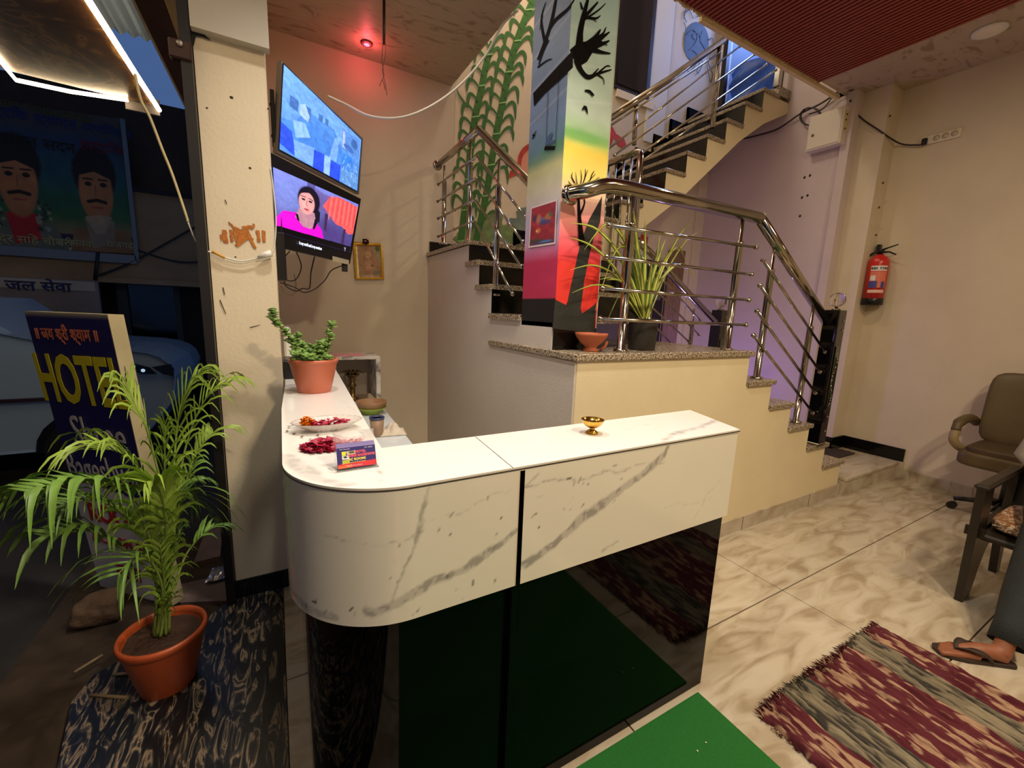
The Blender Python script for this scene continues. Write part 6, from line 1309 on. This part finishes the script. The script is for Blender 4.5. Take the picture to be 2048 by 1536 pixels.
MB().ball((3.71, .32, 1.265), .105, 14, (.92, .82, 1.05)).build('hair', mat('black_hair', (14, 12, 12), .6), ps_)
for s_ in (-1, 1): MB().ball((3.602, .32+s_*.03, 1.245), .010, 8).build('eye', mat('eye_dark', (30, 24, 22), .2), ps_)
SD = mat('sandal_brown', (50, 36, 30), .6)
for kk, (toe, heel) in enumerate((((2.645, .515), (2.84, .325)), ((2.93, .19), (3.20, .165)))):
    T, H = Vector((*toe, 0)), Vector((*heel, 0)); fd = (T-H).normalized(); sd = Vector((0, 0, 1)).cross(fd)
    sn_ = thing('sandal', ['dark brown thong sandal on the visible foot beside the shaggy rug', 'dark brown thong sandal on the foot under the chair'][kk], 'sandal', (T+H)/2)
    ol = [(-.02, -.026), (-.03, 0), (-.02, .026), (.06, .034), (.15, .046), (.22, .048), (.262, .036), (.275, .01), (.268, -.02), (.24, -.042), (.17, -.048), (.08, -.036)]
    pts = [H+fd*a-sd*b for a, b in ol]; MB().prism([(q.x, q.y) for q in pts], 2, .001, .019).build('sole', SD, sn_, bevel=.004)
    Z = Vector((0, 0, 1))
    for s_ in (-1, 1):
        P_ = catmull([H+fd*.205+sd*.012+Z*.045, H+fd*.16+sd*s_*.03+Z*.062, H+fd*.11+sd*s_*.04+Z*.052, H+fd*.07+sd*s_*.042+Z*.015], 5)
        MB().leaf(P_, .032, fd+sd*s_*.3, 0).build('strap', SD, sn_, solid=.004)
    MB().tube([H+fd*.205+sd*.012+Z*.045, H+fd*.222+sd*.022+Z*.018], .004, 6).build('toe_thong', SD, sn_)

# ================================================================ RUG AND CARPET
R0 = Vector((1.555, .70, 0)); ru = Vector((1, .005, 0)); rw = 1.02; rlen = 1.9
nx_, ny_ = 300, 420
u = np.linspace(0, 1, nx_); w = np.linspace(0, 1, ny_); U, Wv = np.meshgrid(u, w)
X = U*rw; Y = Wv*rlen
strand = fbm(X*70+(fbm(X*5, Y*3)-.5)*3, Y*9, 3); lum = fbm(X*78+9+(fbm(X*7, Y*5)-.5)*4, Y*15+5, 3)
edge = np.minimum(np.minimum(U, 1-U)*rw, np.minimum(Wv, 1)*9)
Zr = .004+.030*np.clip(strand*1.6-.3, 0, 1)+.004*lum
Zr[:, 0] = Zr[:, -1] = .001; Zr[0] = .002
col = np.ones((ny_, nx_, 4)); mar = np.array(L3(84, 26, 36)); bei = np.array(L3(172, 140, 112)); gry = np.array(L3(112, 102, 84)); dkg = np.array(L3(50, 46, 42))
band = ((U > .16) & (U < .34)) | ((U > .70) & (U < .86))
bm_k = np.clip((lum-.535)*10, 0, 1)[..., None]; s_k = np.clip((strand-.48)*9, 0, 1)[..., None]
cm = mar*(1-bm_k*.85)+bei*bm_k*.85; cg = dkg*(1-s_k)+gry*s_k; cg = cg*(1-.5*bm_k)+np.array(L3(150, 138, 112))*.5*bm_k
col[..., :3] = np.where(band[..., None], cg, cm)
jx = (fbm(U*0+Wv*60, Wv*20, 3)-.5)*.03
P = np.stack([R0.x+X+np.where((U < .01) | (U > .99), jx, 0)-.03*Wv, R0.y-Y+np.where(Wv < .004, (rng.rand(ny_, nx_)-.3)*.03, 0)+.012*np.sin(U*9), Zr+.001], -1)
I = np.arange(nx_*ny_).reshape(ny_, nx_); Fq = np.stack([I[:-1, :-1], I[1:, :-1], I[1:, 1:], I[:-1, 1:]], -1).reshape(-1, 4)
rg = thing('rug', 'shaggy maroon, beige and grey striped woven rug', 'rug', (2.0, -.2, 0))
mb = MB(); mb.v = [tuple(q) for q in P.reshape(-1, 3).tolist()]; mb.f = [tuple(q) for q in Fq.tolist()]; mb.sm = [True]*len(mb.f)
mb.build('pile', mat('rug_cloth', vcol=True, rough=1.), rg, cols=col.reshape(-1, 4))
fr = MB(); fc_ = []
for k in range(1500):
    if k < 950: uu = random.random(); p0 = Vector((R0.x+uu*rw, R0.y+random.uniform(-.02, .01), .008)); d = Vector((random.uniform(-.5, .5), random.uniform(.5, 1), random.uniform(0, .6))).normalized(); L = random.uniform(.015, .045)
    else: uu = random.choice([0, 1]); p0 = Vector((R0.x+uu*rw, R0.y-random.random()*rlen, .008)); p0.x -= .03*(R0.y-p0.y)/rlen; d = Vector(((uu-.5)*2*random.uniform(.4, 1), random.uniform(-.8, .8), random.uniform(0, .4))).normalized(); L = random.uniform(.008, .022)
    sdv = d.cross(Vector((0, 0, 1))).normalized()*.0035
    fr.add([p0-sdv, p0+sdv, p0+d*L*.6+sdv*.7+Vector((0, 0, .004)), p0+d*L-Vector((0, 0, .004)), p0+d*L*.6-sdv*.7+Vector((0, 0, .004))], [(0, 1, 2, 3, 4)])
    inb = (.16 < uu < .34) or (.70 < uu < .86); c_ = (L3(104, 96, 80) if inb else (L3(186, 152, 124) if random.random() < .3 else L3(84, 26, 36))); fc_ += [(*c_, 1)]*5
fr.build('fringe', mat('rug_cloth', vcol=True, rough=1.), rg, kind='stuff', cols=np.array(fc_))
tag(MB().box(.22, 1.43, -2.5, .885, .001, .007).build('green_carpet', mat('green_felt', (24, 104, 34), .9, noise=.12, nscale=120, bump=.4, bscale=400), None), 'flat bright green carpet in front of the black counter base', 'carpet')
for k, (px, py) in enumerate(((1395, 1503), (1412, 1486))):
    q = at(px, py, 2, .008); m_ = MB(); petal(m_, q+Vector((0, 0, .002)), .004, .2); tag(m_.build('paper_scrap', mat('scrap_white', (220, 215, 190), .8), None), ['tiny pale paper scrap on the green carpet, the nearer one', 'tiny pale paper scrap on the green carpet, the farther one'][k], 'scrap')
q = [at(*p_, 2, .0075) for p_ in ((1121, 1536), (1180, 1500), (1250, 1462))]
